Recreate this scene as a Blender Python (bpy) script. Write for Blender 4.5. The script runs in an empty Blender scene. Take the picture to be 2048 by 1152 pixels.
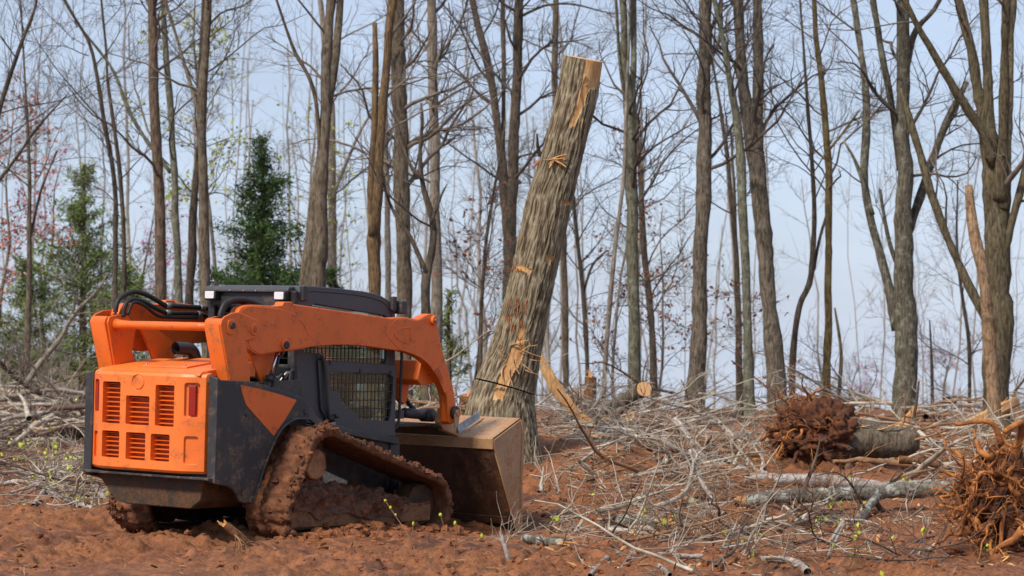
import bpy, bmesh, math, random
import numpy as np
from mathutils import Matrix, Vector

# ------------------------------------------------------------------ camera, sky, sun, exposure
SC = bpy.context.scene
COL = SC.collection
R_ = math.radians
cam_d = bpy.data.cameras.new('camera'); cam = bpy.data.objects.new('camera', cam_d); COL.objects.link(cam)
cam.location = (0, 0, 1.7); cam.rotation_euler = (R_(90), 0, 0)
cam_d.sensor_width = 36; cam_d.lens = 85.43; cam_d.shift_y = 81 / 2048
cam_d.clip_start = 0.1; cam_d.clip_end = 3000
cam_d.dof.use_dof = True; cam_d.dof.focus_distance = 20.6; cam_d.dof.aperture_fstop = 3.4
SC.camera = cam
SUN_EL, SUN_AZ = R_(47), R_(222)           # azimuth clockwise from +Y: the light comes over the left shoulder
W = bpy.data.worlds.new('World'); SC.world = W; W.use_nodes = True
wn = W.node_tree; wn.nodes.clear()
sky = wn.nodes.new('ShaderNodeTexSky'); sky.sky_type = 'NISHITA'; sky.sun_disc = False
sky.sun_elevation = SUN_EL; sky.sun_rotation = SUN_AZ
sky.air_density = 1.0; sky.dust_density = 0.6; sky.ozone_density = 2.5; sky.altitude = 200
veil = wn.nodes.new('ShaderNodeMix'); veil.data_type = 'RGBA'; veil.inputs[0].default_value = 0.72
veil.inputs[7].default_value = (6.2, 7.2, 9.3, 1)      # thin even cloud veil over the blue
bg = wn.nodes.new('ShaderNodeBackground'); bg.inputs[1].default_value = 0.056
wo = wn.nodes.new('ShaderNodeOutputWorld')
wtc = wn.nodes.new('ShaderNodeTexCoord'); wmp = wn.nodes.new('ShaderNodeMapping'); wmp.inputs['Scale'].default_value = (1, 1, 2.6); wnz = wn.nodes.new('ShaderNodeTexNoise')
wnz.inputs['Scale'].default_value = 9; wnz.inputs['Detail'].default_value = 5; wnz.inputs['Roughness'].default_value = .5
wmr = wn.nodes.new('ShaderNodeMapRange'); wmr.inputs['To Min'].default_value = .90; wmr.inputs['To Max'].default_value = 1.10; wmr.inputs['From Min'].default_value = .3; wmr.inputs['From Max'].default_value = .7
wcl = wn.nodes.new('ShaderNodeVectorMath'); wcl.operation = 'SCALE'              # soft cloud mottling all round the sky
wn.links.new(wtc.outputs['Generated'], wmp.inputs[0]); wn.links.new(wmp.outputs[0], wnz.inputs[0]); wn.links.new(wnz.outputs[0], wmr.inputs[0]); wn.links.new(wmr.outputs[0], wcl.inputs['Scale'])
wn.links.new(sky.outputs[0], veil.inputs[6]); wn.links.new(veil.outputs[2], wcl.inputs[0]); wn.links.new(wcl.outputs[0], bg.inputs[0]); wn.links.new(bg.outputs[0], wo.inputs[0])
sun_d = bpy.data.lights.new('sun', 'SUN'); sun = bpy.data.objects.new('sun', sun_d); COL.objects.link(sun)
sun_d.energy = 2.4; sun_d.angle = R_(8); sun_d.color = (1.0, 0.90, 0.75)
sdir = Vector((math.sin(SUN_AZ) * math.cos(SUN_EL), math.cos(SUN_AZ) * math.cos(SUN_EL), math.sin(SUN_EL)))
sun.rotation_euler = sdir.to_track_quat('Z', 'Y').to_euler(); sun.location = (-20, -20, 30)
SC.view_settings.view_transform = 'Standard'; SC.view_settings.look = 'None'
SC.view_settings.exposure = 0.87; SC.view_settings.gamma = 1.0

# ------------------------------------------------------------------ numpy noise
rng = np.random.default_rng(7)
random.seed(7)
def _h(ix, iy, iz):
    n = (ix * 374761393 + iy * 668265263 + iz * 2147483647 % 1000003 * 69069) & 0xffffffff
    n = ((n ^ (n >> 13)) * 1274126177) & 0xffffffff
    n = ((n ^ (n >> 16)) * 2246822519) & 0xffffffff
    return ((n ^ (n >> 15)) & 0xffff) / 32767.5 - 1.0
def vn(p):
    p = np.asarray(p, float); i = np.floor(p).astype(np.int64); f = p - i; f = f * f * (3 - 2 * f)
    ix, iy, iz = i[..., 0], i[..., 1], i[..., 2]; fx, fy, fz = f[..., 0], f[..., 1], f[..., 2]
    def lx(dy, dz): return _h(ix, iy + dy, iz + dz) * (1 - fx) + _h(ix + 1, iy + dy, iz + dz) * fx
    return (lx(0, 0) * (1 - fy) + lx(1, 0) * fy) * (1 - fz) + (lx(0, 1) * (1 - fy) + lx(1, 1) * fy) * fz
def fbm(p, oct=4, gain=.5, ridged=False):
    s = 0; a = 1; p = np.asarray(p, float).copy()
    for k in range(oct):
        v = vn(p + 17.3 * k)
        s = s + a * (1 - 2 * np.abs(v) if ridged else v); p = p * 2.03; a *= gain
    return s
def sstep(a, b, x):
    t = np.clip((x - a) / (b - a), 0, 1); return t * t * (3 - 2 * t)

# ------------------------------------------------------------------ mesh helpers
def mesh_np(name, V, F, mat, parent=None, smooth=True, mats=None, fm=None):
    """V (n,3); F a list of int arrays (m,3) or (m,4)."""
    V = np.asarray(V, np.float32); F = [np.asarray(f, np.int32) for f in F if len(f)]
    me = bpy.data.meshes.new(name)
    me.vertices.add(len(V)); me.vertices.foreach_set('co', V.ravel())
    nl = sum(f.size for f in F); nf = sum(len(f) for f in F)
    me.loops.add(nl); me.polygons.add(nf)
    me.loops.foreach_set('vertex_index', np.concatenate([f.ravel() for f in F]))
    st = np.concatenate([np.full(len(f), f.shape[1], np.int32) for f in F])
    me.polygons.foreach_set('loop_start', np.concatenate([[0], np.cumsum(st)[:-1]]).astype(np.int32))
    for m in (mats or [mat]): me.materials.append(m) if m else None
    if fm is not None: me.polygons.foreach_set('material_index', np.asarray(fm, np.int32))
    me.polygons.foreach_set('use_smooth', np.full(nf, smooth))
    me.update(calc_edges=True); me.validate()
    return link(name, me, parent)
def link(name, me, parent=None):
    o = bpy.data.objects.new(name, me); COL.objects.link(o); o.parent = parent
    return o
def empty(name, loc=(0, 0, 0), rot=(0, 0, 0)):
    o = bpy.data.objects.new(name, None); COL.objects.link(o); o.location = loc; o.rotation_euler = rot
    o.empty_display_size = .2
    return o
def tag(o, label=None, cat=None, group=None, kind=None):
    if label: o['label'] = label
    if cat: o['category'] = cat
    if group: o['group'] = group
    if kind: o['kind'] = kind
    return o
def tubes(P, R, S=4, cap=False):
    """P (N,K,3), R (N,K): N tubes of K rings -> V, quads(, cap ngons as tris)"""
    P = np.asarray(P, float); R = np.asarray(R, float); N, K, _ = P.shape
    T = np.gradient(P, axis=1); T /= np.linalg.norm(T, axis=2, keepdims=True) + 1e-9
    m = P[:, -1] - P[:, 0]; m /= np.linalg.norm(m, axis=1, keepdims=True) + 1e-9
    ref = np.where(np.abs(m[:, 2:3]) < .75, np.array([[0, 0, 1.]]), np.array([[1., 0, 0]]))[:, None, :]
    U = np.cross(T, ref); U /= np.linalg.norm(U, axis=2, keepdims=True) + 1e-9
    Wv = np.cross(T, U)
    a = np.arange(S) * 2 * np.pi / S
    V = P[:, :, None, :] + R[:, :, None, None] * (np.cos(a)[None, None, :, None] * U[:, :, None, :] + np.sin(a)[None, None, :, None] * Wv[:, :, None, :])
    base = (np.arange(N) * K * S)[:, None, None]
    k = np.arange(K - 1)[None, :, None] * S; s = np.arange(S)[None, None, :]; s2 = (s + 1) % S
    q = np.stack([base + k + s, base + k + s2, base + k + S + s2, base + k + S + s], -1).reshape(-1, 4)
    V = V.reshape(-1, 3); tr = np.zeros((0, 3), int)
    if cap:
        c0 = len(V) + np.arange(N); c1 = c0 + N
        V = np.concatenate([V, P[:, 0], P[:, -1]])
        b0 = np.arange(N)[:, None] * K * S; s = np.arange(S)[None]; s2 = (s + 1) % S
        t0 = np.stack([np.broadcast_to(c0[:, None], (N, S)), b0 + s2, b0 + s], -1).reshape(-1, 3)
        e0 = b0 + (K - 1) * S
        t1 = np.stack([np.broadcast_to(c1[:, None], (N, S)), e0 + s, e0 + s2], -1).reshape(-1, 3)
        tr = np.concatenate([t0, t1])
    return V, q, tr
class MB:
    """collects pieces of ONE part"""
    def __init__(s): s.v = []; s.q = []; s.t = []; s.n = 0
    def add(s, V, q=(), t=()):
        V = np.asarray(V, float).reshape(-1, 3)
        s.v.append(V)
        if len(q): s.q.append(np.asarray(q, int) + s.n)
        if len(t): s.t.append(np.asarray(t, int) + s.n)
        s.n += len(V); return s
    def tube(s, pts, r, S=12, cap=True):
        pts = np.asarray(pts, float); r = np.broadcast_to(np.asarray(r, float), (len(pts),))
        V, q, t = tubes(pts[None], r[None], S, cap); return s.add(V, q, t)
    def box(s, a, b):
        x0, y0, z0 = a; x1, y1, z1 = b
        V = [(x, y, z) for z in (z0, z1) for y in (y0, y1) for x in (x0, x1)]
        return s.add(V, [(0, 2, 3, 1), (4, 5, 7, 6), (0, 1, 5, 4), (2, 6, 7, 3), (0, 4, 6, 2), (1, 3, 7, 5)])
    def mats(s): return np.concatenate(s.v), [np.concatenate(s.q) if s.q else [], np.concatenate(s.t) if s.t else []]
    def build(s, name, mat, parent=None, smooth=True):
        V, F = s.mats(); return mesh_np(name, V, F, mat, parent, smooth)
def bevel(o, w=.006, seg=2, ang=35):
    m = o.modifiers.new('bevel', 'BEVEL'); m.width = w; m.segments = seg; m.limit_method = 'ANGLE'; m.angle_limit = R_(ang)
    m.harden_normals = False
    return o
def autosmooth(me, ang=35):
    bm = bmesh.new(); bm.from_mesh(me)
    for e in bm.edges:
        e.smooth = not (len(e.link_faces) == 2 and e.calc_face_angle(0) > R_(ang))
    for f in bm.faces: f.smooth = True
    bm.to_mesh(me); bm.free()
def prism(name, outline, lo, hi, mat, parent=None, axis='y', bev=.006, seg=2):
    """closed outline (2-D) swept along an axis; axis 'y': outline in (x,z); 'x': outline in (y,z); 'z': (x,y)"""
    bm = bmesh.new()
    def P(p, h): return {'y': (p[0], h, p[1]), 'x': (h, p[0], p[1]), 'z': (p[0], p[1], h)}[axis]
    a = [bm.verts.new(P(p, lo)) for p in outline]; b = [bm.verts.new(P(p, hi)) for p in outline]
    n = len(outline)
    bm.faces.new(a); bm.faces.new(b[::-1])
    for i in range(n): bm.faces.new((a[i], b[i], b[(i + 1) % n], a[(i + 1) % n]))
    bmesh.ops.recalc_face_normals(bm, faces=bm.faces)
    me = bpy.data.meshes.new(name); bm.to_mesh(me); bm.free(); me.materials.append(mat)
    autosmooth(me)
    o = link(name, me, parent)
    if bev: bevel(o, bev, seg)
    return o
def bake(o):
    dg = bpy.context.evaluated_depsgraph_get(); dg.update()
    me = bpy.data.meshes.new_from_object(o.evaluated_get(dg)); o.modifiers.clear(); o.data = me
    return o
def cut(o, cutters):
    """subtract the cutters from o (both in local coordinates), then drop them"""
    par = o.parent; o.parent = None
    for c in cutters:
        m = o.modifiers.new('b', 'BOOLEAN'); m.operation = 'DIFFERENCE'; m.object = c; m.solver = 'EXACT'
    bpy.context.view_layer.update(); bake(o)
    for c in cutters: bpy.data.objects.remove(c)
    o.parent = par
    return o
def roundrect(x0, y0, x1, y1, r, n=4):
    out = []
    for cx, cy, a0 in ((x1 - r, y1 - r, 0), (x0 + r, y1 - r, 90), (x0 + r, y0 + r, 180), (x1 - r, y0 + r, 270)):
        for k in range(n + 1):
            a = R_(a0 + 90 * k / n); out.append((cx + r * math.cos(a), cy + r * math.sin(a)))
    return out
def smooth_path(pts, n=8):
    """Catmull-Rom through pts (any dimension)"""
    P = np.asarray(pts, float); P = np.concatenate([[2 * P[0] - P[1]], P, [2 * P[-1] - P[-2]]])
    out = []
    for i in range(1, len(P) - 2):
        t = np.linspace(0, 1, n, endpoint=False)[:, None]
        p0, p1, p2, p3 = P[i - 1], P[i], P[i + 1], P[i + 2]
        out.append(.5 * ((2 * p1) + (p2 - p0) * t + (2 * p0 - 5 * p1 + 4 * p2 - p3) * t ** 2 + (3 * p1 - p0 - 3 * p2 + p3) * t ** 3))
    return np.concatenate(out + [P[-2:-1]])

# ------------------------------------------------------------------ materials
def lin(r, g, b):
    f = lambda c: (c / 255 / 12.92) if c <= 10 else ((c / 255 + .055) / 1.055) ** 2.4
    return (f(r), f(g), f(b), 1)
class NT:
    def __init__(s, name):
        s.m = bpy.data.materials.new(name); s.m.use_nodes = True; s.t = s.m.node_tree
        s.b = s.t.nodes['Principled BSDF']; s.tc = s.t.nodes.new('ShaderNodeTexCoord')
    def n(s, kind, **kw):
        x = s.t.nodes.new('ShaderNode' + kind)
        for k, v in kw.items(): setattr(x, k, v)
        return x
    def l(s, a, b): s.t.links.new(a, b)
    def coords(s, scale=(1, 1, 1), src='Object'):
        m = s.n('Mapping'); m.inputs['Scale'].default_value = scale; s.l(s.tc.outputs[src], m.inputs[0]); return m.outputs[0]
    def noise(s, co, scale, detail=5, rough=.6, dist=0):
        x = s.n('TexNoise'); s.l(co, x.inputs[0]); x.inputs['Scale'].default_value = scale; x.inputs['Detail'].default_value = detail
        x.inputs['Roughness'].default_value = rough; x.inputs['Distortion'].default_value = dist; return x.outputs[0]
    def vor(s, co, scale, feature='F1'):
        x = s.n('TexVoronoi', feature=feature); s.l(co, x.inputs[0]); x.inputs['Scale'].default_value = scale; return x.outputs[0]
    def ramp(s, fac, stops):
        x = s.n('ValToRGB'); s.l(fac, x.inputs[0]); e = x.color_ramp.elements
        while len(e) < len(stops): e.new(.5)
        for k, (p, c) in enumerate(stops): e[k].position = p; e[k].color = c if len(c) == 4 else (*c, 1)
        return x.outputs[0]
    def mix(s, fac, a, b, mode='MIX'):
        x = s.n('Mix', data_type='RGBA', blend_type=mode)
        for i, v in ((0, fac), (6, a), (7, b)):
            if hasattr(v, 'is_output'): s.l(v, x.inputs[i])
            else: x.inputs[i].default_value = v
        return x.outputs[2]
    def math(s, op, a, b=None):
        x = s.n('Math', operation=op)
        for i, v in enumerate((a, b)):
            if v is None: continue
            if hasattr(v, 'is_output'): s.l(v, x.inputs[i])
            else: x.inputs[i].default_value = v
        return x.outputs[0]
    def bump(s, h, strength=.5, dist=.02):
        x = s.n('Bump'); s.l(h, x.inputs['Height']); x.inputs['Strength'].default_value = strength; x.inputs['Distance'].default_value = dist
        s.l(x.outputs[0], s.b.inputs['Normal']); return s
    def base(s, c):
        if hasattr(c, 'is_output'): s.l(c, s.b.inputs['Base Color'])
        else: s.b.inputs['Base Color'].default_value = c
        return s
    def set(s, **kw):
        for k, v in kw.items():
            k = k.replace('_', ' ').title().replace('Ior', 'IOR')
            if hasattr(v, 'is_output'): s.l(v, s.b.inputs[k])
            else: s.b.inputs[k].default_value = v
        return s
def speckle(name, c1, c2, scale, rough=.85, bump=.4, bd=.01, stretch=(1, 1, 1), c3=None, s3=2.0, lo=.35, hi=.65):
    t = NT(name); co = t.coords(stretch); n1 = t.noise(co, scale, 7, .65)
    c = t.ramp(n1, [(lo, c1), (hi, c2)])
    if c3:
        n3 = t.noise(t.coords(), s3, 4, .6); c = t.mix(t.ramp(n3, [(.48, (0, 0, 0, 1)), (.62, (1, 1, 1, 1))]), c, c3)
    t.base(c).set(roughness=rough); t.bump(n1, bump, bd); return t.m
MUD3 = lin(128, 80, 46)
M = {}
def paint(name, base, base2, mud_amount, scratch=.5, rough=.38, mud=None):
    """machine paint: fine wear, dust, mud splashes of their own shape"""
    t = NT(name); co = t.coords()
    big = t.noise(co, 2.3, 5, .6); fine = t.noise(co, 42, 6, .7); mid = t.noise(co, 9, 6, .65)
    c = t.mix(t.ramp(big, [(.35, (0, 0, 0, 1)), (.7, (1, 1, 1, 1))]), base, base2)
    sc = t.vor(t.coords((1.2, 1.2, 7)), 7, 'DISTANCE_TO_EDGE')
    scf = t.math('MULTIPLY', t.ramp(sc, [(.0, (1, 1, 1, 1)), (.012, (0, 0, 0, 1))]), t.ramp(mid, [(.5, (0, 0, 0, 1)), (.62, (scratch, scratch, scratch, 1))]))
    c = t.mix(scf, c, lin(150, 120, 95))
    spl = t.math('MULTIPLY', t.ramp(mid, [(.56 - mud_amount * .12, (0, 0, 0, 1)), (.68 - mud_amount * .1, (1, 1, 1, 1))]), t.ramp(fine, [(.42, (0, 0, 0, 1)), (.6, (1, 1, 1, 1))]))
    spl = t.math('MULTIPLY', spl, min(1, .35 + mud_amount))
    c = t.mix(spl, c, mud or MUD3); t.base(c)
    r = t.math('ADD', t.math('MULTIPLY', spl, .5), t.math('ADD', rough, t.math('MULTIPLY', fine, .12)))
    t.set(roughness=r); t.bump(t.math('ADD', t.math('MULTIPLY', spl, .6), t.math('MULTIPLY', fine, .25)), .25, .004)
    return t.m
M['orange'] = paint('orange_paint', lin(224, 104, 28), lin(210, 94, 24), .38, .8)
M['orange_clean'] = paint('orange_door_paint', lin(238, 122, 50), lin(224, 108, 40), .36, .8, .33)
M['orange_dark'] = paint('orange_recess_shade', lin(190, 80, 24), lin(172, 70, 22), .35)  # darker copy of the orange: recess shade painted into grille, holes and slots
M['black'] = paint('black_steel', lin(42, 42, 47), lin(52, 51, 55), .3, .8, .42, lin(112, 92, 74))
M['cab_grey'] = paint('dark_grey_cab_paint', lin(64, 64, 70), lin(56, 56, 62), .12, .4, .4)
M['black_mud'] = paint('muddy_black_steel', lin(44, 43, 46), lin(58, 54, 52), .55, 1.0, .5, lin(124, 100, 78))
M['belly'] = paint('muddy_belly_steel', lin(40, 33, 27), lin(66, 48, 32), 1.2, .3, .6, lin(104, 66, 38))
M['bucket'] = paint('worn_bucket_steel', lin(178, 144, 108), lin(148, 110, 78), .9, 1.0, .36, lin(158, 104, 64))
M['bucket_dark'] = paint('muddy_shaded_bucket_floor', lin(58, 36, 24), lin(76, 47, 30), .9, .4, .5, lin(104, 64, 38))  # floor colour darkened for the shadow it lies in, mud splashes on top
M['beam'] = paint('muddy_beam_steel', lin(92, 58, 34), lin(136, 94, 54), 1.1, .4, .5, lin(92, 54, 30))
M['steel'] = speckle('bare_steel', lin(120, 118, 116), lin(160, 158, 156), 20, .35, .1)
M['steel'].node_tree.nodes['Principled BSDF'].inputs['Metallic'].default_value = .8
M['chrome'] = NT('chrome_rod').base(lin(215, 215, 220)).set(metallic=1.0, roughness=.18).m
M['rubber'] = speckle('black_rubber_hose', lin(22, 22, 24), lin(38, 37, 37), 40, .6, .2)
M['dark'] = NT('dark_plastic').base(lin(30, 30, 33)).set(roughness=.5).m
M['tail_red'] = NT('red_lens').base(lin(150, 30, 14)).set(roughness=.3).m
M['lens'] = speckle('clear_lamp_lens', lin(200, 200, 205), lin(232, 232, 236), 60, .15, .3, .004, (1, 8, 1))
def thin_glass(name, tint, refl):
    t = NT(name); t.t.nodes.remove(t.b); tr = t.n('BsdfTransparent'); tr.inputs[0].default_value = tint; gl = t.n('BsdfGlossy'); gl.inputs['Roughness'].default_value = .03
    lw = t.n('LayerWeight'); lw.inputs[0].default_value = .35; mx = t.n('MixShader'); t.l(t.math('ADD', t.math('MULTIPLY', lw.outputs['Fresnel'], .6), refl), mx.inputs[0]); t.l(tr.outputs[0], mx.inputs[1]); t.l(gl.outputs[0], mx.inputs[2])
    t.l(mx.outputs[0], t.t.nodes['Material Output'].inputs[0]); return t.m
M['glass'] = thin_glass('cab_glass', lin(225, 236, 230), .06); M['glass_dark'] = thin_glass('rear_cab_glass', lin(120, 128, 126), .05)
M['track_mud'] = speckle('mud_caked_on_track', lin(66, 38, 22), lin(130, 80, 48), 12, .85, .9, .02, c3=lin(98, 58, 35), s3=5)
M['mud_wet'] = speckle('wet_clay', lin(58, 33, 19), lin(116, 70, 42), 10, .7, .9, .02, c3=lin(84, 49, 29), s3=4)
M['mud_dry'] = speckle('dried_clay_film', lin(140, 96, 62), lin(168, 120, 82), 14, .8, .4, .01, c3=lin(120, 72, 46), s3=6)
# ------------------------------------------------------------------ terrain
def base_h(x, y):
    x = np.asarray(x, float); y = np.asarray(y, float)
    s = x / np.maximum(y, 1)                                   # bearing
    h = 0.0 * x
    h = h + .50 * np.exp(-(((x - .5) / 3.6) ** 2 + ((y - 26.2) / np.where(y < 26.2, 2.1, 3.4)) ** 2))     # low rise the felled tree stands on
    h = h + .42 * np.exp(-(((x - 1.6) / 2.6) ** 2 + ((y - 36) / 3.5) ** 2))       # bank under the brush heap
    h = h + .20 * np.exp(-(((x - 7.5) / 3.0) ** 2 + ((y - 38) / 4.0) ** 2))
    h = h - .05 * np.exp(-(((x - 2.5) / 3.0) ** 2 + ((y - 20) / 2.0) ** 2)) - .16 * np.exp(-(((x - .1) / .8) ** 2 + ((y - 21.5) / 1.1) ** 2))
    drop = sstep(-.12, .04, s)
    far = np.maximum(y - 46, 0)
    h = h - (.012 + .045 * drop) * far * sstep(0, 14, far)
    return h
def ground_h(x, y):
    x = np.asarray(x, float); y = np.asarray(y, float)
    p = np.stack([x, y, 0 * x], -1)
    h = base_h(x, y)
    amp = .6 + .4 * sstep(22, 30, y)
    h = h + .06 * amp * fbm(p * .55, 3)
    h = h + .035 * (1 + .5 * vn(p * .4 + 9)) * fbm(p * 2.6 + 5, 3)
    lump = fbm(p * 7.0 + 31, 4, .55)
    mask = sstep(-.25, .5, vn(p * .9 + 3))
    h = h + (.020 + .040 * mask) * lump + (.012 + .026 * mask) * np.maximum(0, fbm(p * 15 + 7, 3) - .1)
    h = h + .045 * np.maximum(0, fbm(p * np.array([1.5, 3.4, 1]) + 70, 4, .6))
    # shallow wheel-rut smears in the open clay at the front left
    fx = (x + 2.918) * .588 + (y - 19.427) * .809; fy = np.abs(-(x + 2.918) * .809 + (y - 19.427) * .588)      # along and across the loader
    band = sstep(.50, .58, fy) * sstep(1.04, .96, fy) * sstep(.9, .2, fx) * sstep(-.45, .15, vn(p * 1.3 + 50))
    h = h * (1 - .55 * band) - band * (.02 + .020 * (np.sin(fx * 2 * np.pi / .105) > 0))
    crumb = vn(p * 20 + 3); h = h + (.010 + .018 * mask) * np.abs(crumb) + .009 * vn(p * 37)
    rut = sstep(-1.2, -2.5, x) * sstep(18.9, 17.6, y)
    h = h * (1 - .35 * rut)
    return h
t = NT('red_clay_ground'); co = t.coords()
n_big = t.noise(co, .9, 6, .62); n_mid = t.noise(co, 5.5, 8, .66); n_fine = t.noise(co, 38, 6, .7)
c = t.ramp(n_mid, [(.34, lin(60, 34, 20)), (.47, lin(104, 61, 35)), (.62, lin(156, 97, 58))])
c = t.mix(t.ramp(n_big, [(.42, (0, 0, 0, 1)), (.62, (1, 1, 1, 1))]), c, t.ramp(n_fine, [(.34, lin(86, 50, 28)), (.66, lin(160, 103, 63))]))
c = t.mix(t.ramp(t.noise(co, 2.1, 6, .7), [(.56, (0, 0, 0, 1)), (.70, (.65, .65, .65, 1))]), c, lin(146, 110, 74))
t.base(c).set(roughness=t.ramp(n_big, [(.35, (.62,) * 3 + (1,)), (.6, (.92,) * 3 + (1,))]))
t.bump(t.math('ADD', n_mid, t.math('MULTIPLY', n_fine, .5)), .85, .03); M['ground'] = t.m
t = NT('leaf_litter_terrain'); co = t.coords(); nn = t.noise(co, 3, 8, .7)
t.base(t.ramp(nn, [(.3, lin(82, 62, 44)), (.7, lin(140, 112, 84))])).set(roughness=.95); t.bump(nn, .6, .1); M['terrain'] = t.m

NU = 440; yy = np.concatenate([np.linspace(10.5, 14.5, 24, endpoint=False), np.linspace(14.5, 24.5, 380, endpoint=False), 24.5 * np.exp(np.linspace(0, 1, 180) * math.log(62 / 24.5))]); NV = len(yy); v = np.linspace(0, 1, NV); u = np.linspace(-1, 1, NU)
Yg = np.repeat(yy[:, None], NU, 1); Xg = u[None] * (.27 * Yg + 1.2)
Zg = ground_h(Xg, Yg)
edge = np.minimum(1, np.minimum((1 - np.abs(u))[None] / .04, np.minimum(v, 1 - v)[:, None] / .03)); Zg = Zg - .30 * (1 - edge)
q = (np.arange(NV - 1)[:, None] * NU + np.arange(NU - 1)[None]).ravel()
mesh_np('ground', np.stack([Xg, Yg, Zg], -1).reshape(-1, 3), [np.stack([q, q + 1, q + 1 + NU, q + NU], -1)], M['ground'])['kind'] = 'structure'
xs = np.sign(np.linspace(-1, 1, 121)) * np.abs(np.linspace(-1, 1, 121)) ** 2 * 600
ys = np.concatenate([np.linspace(-60, 8, 12), np.linspace(10, 70, 40), 70 + np.linspace(.03, 1, 50) ** 2 * 1400])
X2, Y2 = np.meshgrid(xs, ys); inside = sstep(1.02, .9, np.abs(X2) / (.27 * np.maximum(Y2, 1) + 1.2)) * sstep(10, 12, Y2) * sstep(64, 60, Y2)
Z2 = base_h(X2, Y2) - .12 - .5 * inside + .25 * vn(np.stack([X2, Y2, 0 * X2], -1) * .08) * sstep(60, 90, Y2)
n2 = len(xs); q = (np.arange(len(ys) - 1)[:, None] * n2 + np.arange(n2 - 1)[None]).ravel()
mesh_np('terrain', np.stack([X2, Y2, Z2], -1).reshape(-1, 3), [np.stack([q, q + 1, q + 1 + n2, q + n2], -1)], M['terrain'])['kind'] = 'structure'

# loose clods of clay, too many to count
def blobs(n, pos, size, sides=(6, 4), rough=.42, flat=.65):
    """n lumpy little solids -> V, quads"""
    A, B = sides
    th = np.arange(A) * 2 * np.pi / A; ph = np.linspace(-1, 1, B + 2)[1:-1] * np.pi / 2
    D = np.stack([np.cos(th)[None] * np.cos(ph)[:, None], np.sin(th)[None] * np.cos(ph)[:, None], np.repeat(np.sin(ph)[:, None], A, 1)], -1).reshape(-1, 3)
    D = np.concatenate([D, [[0, 0, -1], [0, 0, 1]]])
    rr = 1 + rough * rng.uniform(-1, 1, (n, len(D)))
    sc = size[:, None] * rng.uniform(.7, 1.3, (n, 3)) * np.array([1, 1, flat])
    V = D[None] * rr[..., None] * sc[:, None, :]
    a = rng.uniform(0, 6.28, n); ca, sa = np.cos(a), np.sin(a)
    V = np.stack([V[..., 0] * ca[:, None] - V[..., 1] * sa[:, None], V[..., 0] * sa[:, None] + V[..., 1] * ca[:, None], V[..., 2]], -1) + pos[:, None]
    q = []; tt = []
    for b in range(B - 1):
        for k in range(A): q.append((b * A + k, b * A + (k + 1) % A, (b + 1) * A + (k + 1) % A, (b + 1) * A + k))
    for k in range(A): tt.append((A * B, (k + 1) % A, k)); tt.append((A * B + 1, (B - 1) * A + k, (B - 1) * A + (k + 1) % A))
    o = (np.arange(n) * len(D))[:, None, None]
    return V.reshape(-1, 3), (np.array(q)[None] + o).reshape(-1, 4), (np.array(tt)[None] + o).reshape(-1, 3)
M['clod'] = speckle('clay_clods', lin(88, 50, 28), lin(158, 98, 56), 24, .95, .8, .01, c3=lin(114, 66, 36), s3=3)
n = 17000; yb = 15.5 * np.exp(rng.uniform(0, 1, n) ** 1.2 * math.log(40 / 15.5)); xb = rng.uniform(-1, 1, n) * (.235 * yb)
keep = (vn(np.stack([xb, yb, 0 * xb], -1) * 1.1 + 40) > rng.uniform(-.7, .6, n)); xb, yb = xb[keep], yb[keep]
sz = .005 + .032 * rng.uniform(0, 1, len(xb)) ** 4
V, q, tt = blobs(len(xb), np.stack([xb, yb, ground_h(xb, yb) + sz * .3], -1), sz, (5, 2))
tag(mesh_np('clay_clods', V, [q, tt], M['clod'], None, False), 'loose crumbs and clods of red clay lying all over the ground', 'clay', kind='stuff')
# ------------------------------------------------------------------ compact track loader (x forward, y left, z up; metres)
loader = empty('track_loader')
loader.matrix_world = Matrix(((.58770, -.80871, .02438, -2.91768), (.80889, .58794, .00386, 19.42715), (-.01745, .01745, .99970, .01006), (0, 0, 0, 1)))
tag(loader, 'muddy orange and black tracked skid loader pushing its bucket against a sawn tree', 'loader')
def disc(name, c, r, y0, y1, mat, parent, S=20, bev=.004):
    """a round boss with its axis across the machine"""
    return prism(name, [(c[0] + r * math.cos(a), c[1] + r * math.sin(a)) for a in np.arange(S) * 2 * math.pi / S], min(y0, y1), max(y0, y1), mat, parent, 'y', bev, 2)
def mir(s, a, b): return (min(s * a, s * b), max(s * a, s * b))
# --- rear door: plan outline with chamfered ends, six grille openings
def door_plan(off):
    return [(-.10 + off, -.40), (-.10 + off, .46), (-.07 + off, .52), (.005 + off, .645), (.06, .655), (.06, -.605), (.005 + off, -.595), (-.07 + off, -.47)]
bm = bmesh.new()
zs = [(.555, .018), (.575, .0), (1.315, .0), (1.338, .015), (1.35, .06)]
rings = [[bm.verts.new((x, y, z)) for x, y in door_plan(off)] for z, off in zs]
for a, b in zip(rings, rings[1:]):
    for i in range(8): bm.faces.new((a[i], a[(i + 1) % 8], b[(i + 1) % 8], b[i]))
bm.faces.new(rings[0][::-1]); bm.faces.new(rings[-1]); bmesh.ops.recalc_face_normals(bm, faces=bm.faces)
me = bpy.data.meshes.new('rear_door'); bm.to_mesh(me); bm.free(); me.materials.append(M['orange_clean'])
door = link('rear_door', me, loader)
OPEN = [(.24, .92, .437, 1.255, 9), (-.085, .918, .175, 1.15, 6), (-.355, .918, -.15, 1.245, 9), (.24, .645, .434, .86, 6), (-.05, .637, .165, .857, 6), (-.315, .64, -.11, .855, 6)]
cs = []
for (a, b, c_, d, n_) in OPEN:
    cs.append(prism('cutter', roundrect(a, b, c_, d, .014), -.2, .03, M['orange_clean'], None, 'x', 0))
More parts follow.
